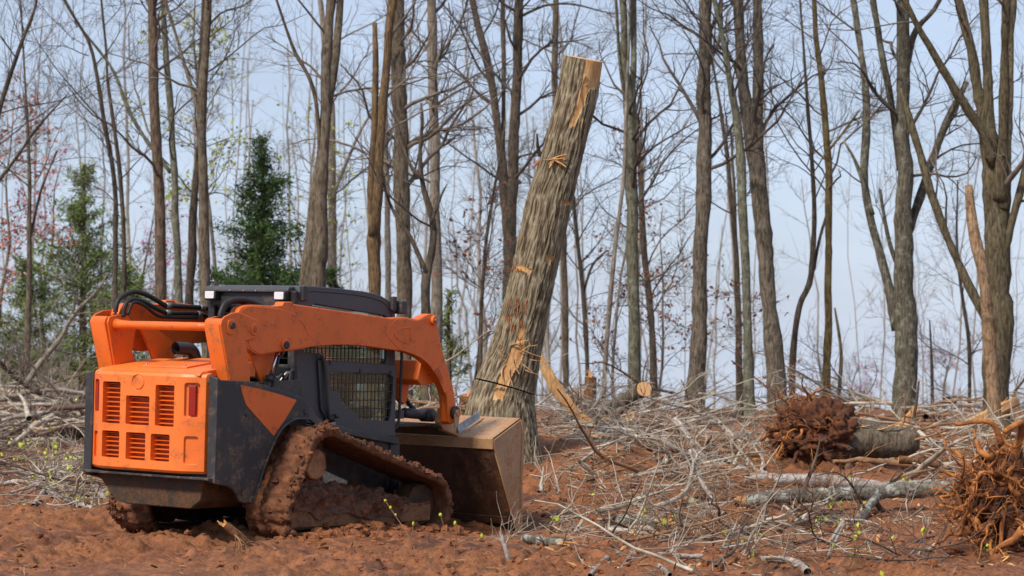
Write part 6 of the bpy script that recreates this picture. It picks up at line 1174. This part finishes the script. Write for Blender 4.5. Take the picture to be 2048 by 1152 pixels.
# ---- splintered chips and shreds, uncountable
def chips(name, label, xy, n, L0, L1, w0, mat, seed, cat='wood chips'):
    rg = np.random.default_rng(seed); x, y = xy(rg, n); z = ground_h(x, y); L = rg.uniform(L0, L1, n) * rg.uniform(.4, 1, n); w = L * rg.uniform(w0 * .5, w0 * 1.5, n); a = rg.uniform(0, 6.283, n); el = rg.normal(0, .3, n)
    d = np.stack([np.cos(a) * np.cos(el), np.sin(a) * np.cos(el), np.sin(el)], 1); u = np.stack([-np.sin(a), np.cos(a), rg.normal(0, .3, n)], 1); nn = np.cross(d, u); c = np.stack([x, y, z + .01 + .3 * np.abs(np.sin(el)) * L], 1)
    t_ = (w * .25)[:, None] * nn; dd = d * (L * .5)[:, None]; uu_ = u * (w * .5)[:, None]
    V = np.stack([c - dd - uu_ * .4, c - dd + uu_ * .6, c + dd * .4 + uu_, c + dd, c - uu_ * .8 + dd * .3, c - dd * .3 + t_, c + dd * .5 + t_], 1).reshape(-1, 3)
    tt = np.array([(0, 1, 5), (1, 2, 5), (2, 6, 5), (2, 3, 6), (3, 4, 6), (4, 5, 6), (4, 0, 5), (0, 4, 3), (0, 3, 2), (0, 2, 1)]); tag(mesh_np(name, V, [(tt[None] + (np.arange(n) * 7)[:, None, None]).reshape(-1, 3)], M[mat], None, False), label, cat, kind='stuff')
chips('wood_chips', 'pale splintered wood chips scattered over the clay at right', fan(1040, 2080, 17, 34), 850, .02, .17, .3, 'splinter', 301)
chips('bark_shreds', 'brown bark shreds scattered over the clay at right', fan(1000, 2080, 16.6, 38), 3200, .02, .16, .2, 'litter', 302, 'bark shreds')
chips('bark_shreds', 'dull brown litter scattered over the whole cleared ground', fan(-60, 2100, 16.4, 42), 5200, .02, .13, .2, 'brush_brown', 303, 'litter')
chips('bark_shreds', 'orange bark pieces in the heap under the boom', fan(780, 970, 26, 33), 260, .1, .5, .3, 'inner_bark', 304, 'bark shreds')
# budding sprig in front of the near track
YS = 18.6; sx = at_px(825, YS); sg = float(ground_h(sx, YS)); sp = empty('budding_sprig', (sx, YS, sg)); tag(sp, 'thin sprig with yellow buds standing in front of the near track', 'sprig', 'budding sprigs by the track')
pp = smooth_path([(0, 0, 0), (-.03, 0, .10), (-.13, .02, .25), (-.21, .02, .37)], 5); MB().tube(pp, np.linspace(.006, .003, len(pp)), 6).build('stem', M['brush_brown'], sp)
MB().tube(smooth_path([(-.02, 0, .06), (.0, 0, .13), (.005, 0, .19)], 4), .0035, 5).build('side_shoot', M['brush_brown'], sp)
for b_ in ((-.21, .02, .37), (.005, 0, .195), (-.13, .02, .26), (-.17, .02, .315)):
    V, q, tt = blobs(1, np.array([b_]), np.array([.010]), (6, 3), .2, 1.4); mesh_np('bud', V, [q, tt], M['leaf_new'], sp)
YS = 18.2; sx = at_px(905, YS); sg = float(ground_h(sx, YS)); sp = empty('budding_sprig', (sx, YS, sg)); tag(sp, 'forked sprig with yellow buds right of the near track front', 'sprig', 'budding sprigs by the track')
for pts in ([(0, 0, 0), (.02, 0, .08), (-.05, 0, .2), (-.09, 0, .32)], [(.02, 0, .08), (.10, .02, .14), (.22, .03, .16)], [(.02, 0, .08), (.03, -.02, .18), (.02, -.02, .26)]):
    pp = smooth_path(pts, 5); MB().tube(pp, np.linspace(.006, .003, len(pp)), 6).build('stem', M['brush_brown'], sp); V, q, tt = blobs(1, pp[-1:], np.array([.011]), (6, 3), .2, 1.4); mesh_np('bud', V, [q, tt], M['leaf_new'], sp)
# thick clods thrown up along the near track
rg = np.random.default_rng(88); n = 900; s_ = rg.uniform(.3, 2.75, n); o_ = rg.normal(-1.06, .10, n); wx = -2.918 + .588 * s_ - .809 * o_; wy = 19.427 + .809 * s_ + .588 * o_; sz = .010 + .05 * rg.random(n) ** 4
V, q, tt = blobs(n, np.stack([wx, wy, ground_h(wx, wy) + sz * .35], 1), sz, (6, 3), .40, .75); tag(mesh_np('clay_clods', V, [q, tt], M['clod'], None, False), 'heavy wet clay clods pushed up along the near track', 'clay', kind='stuff')
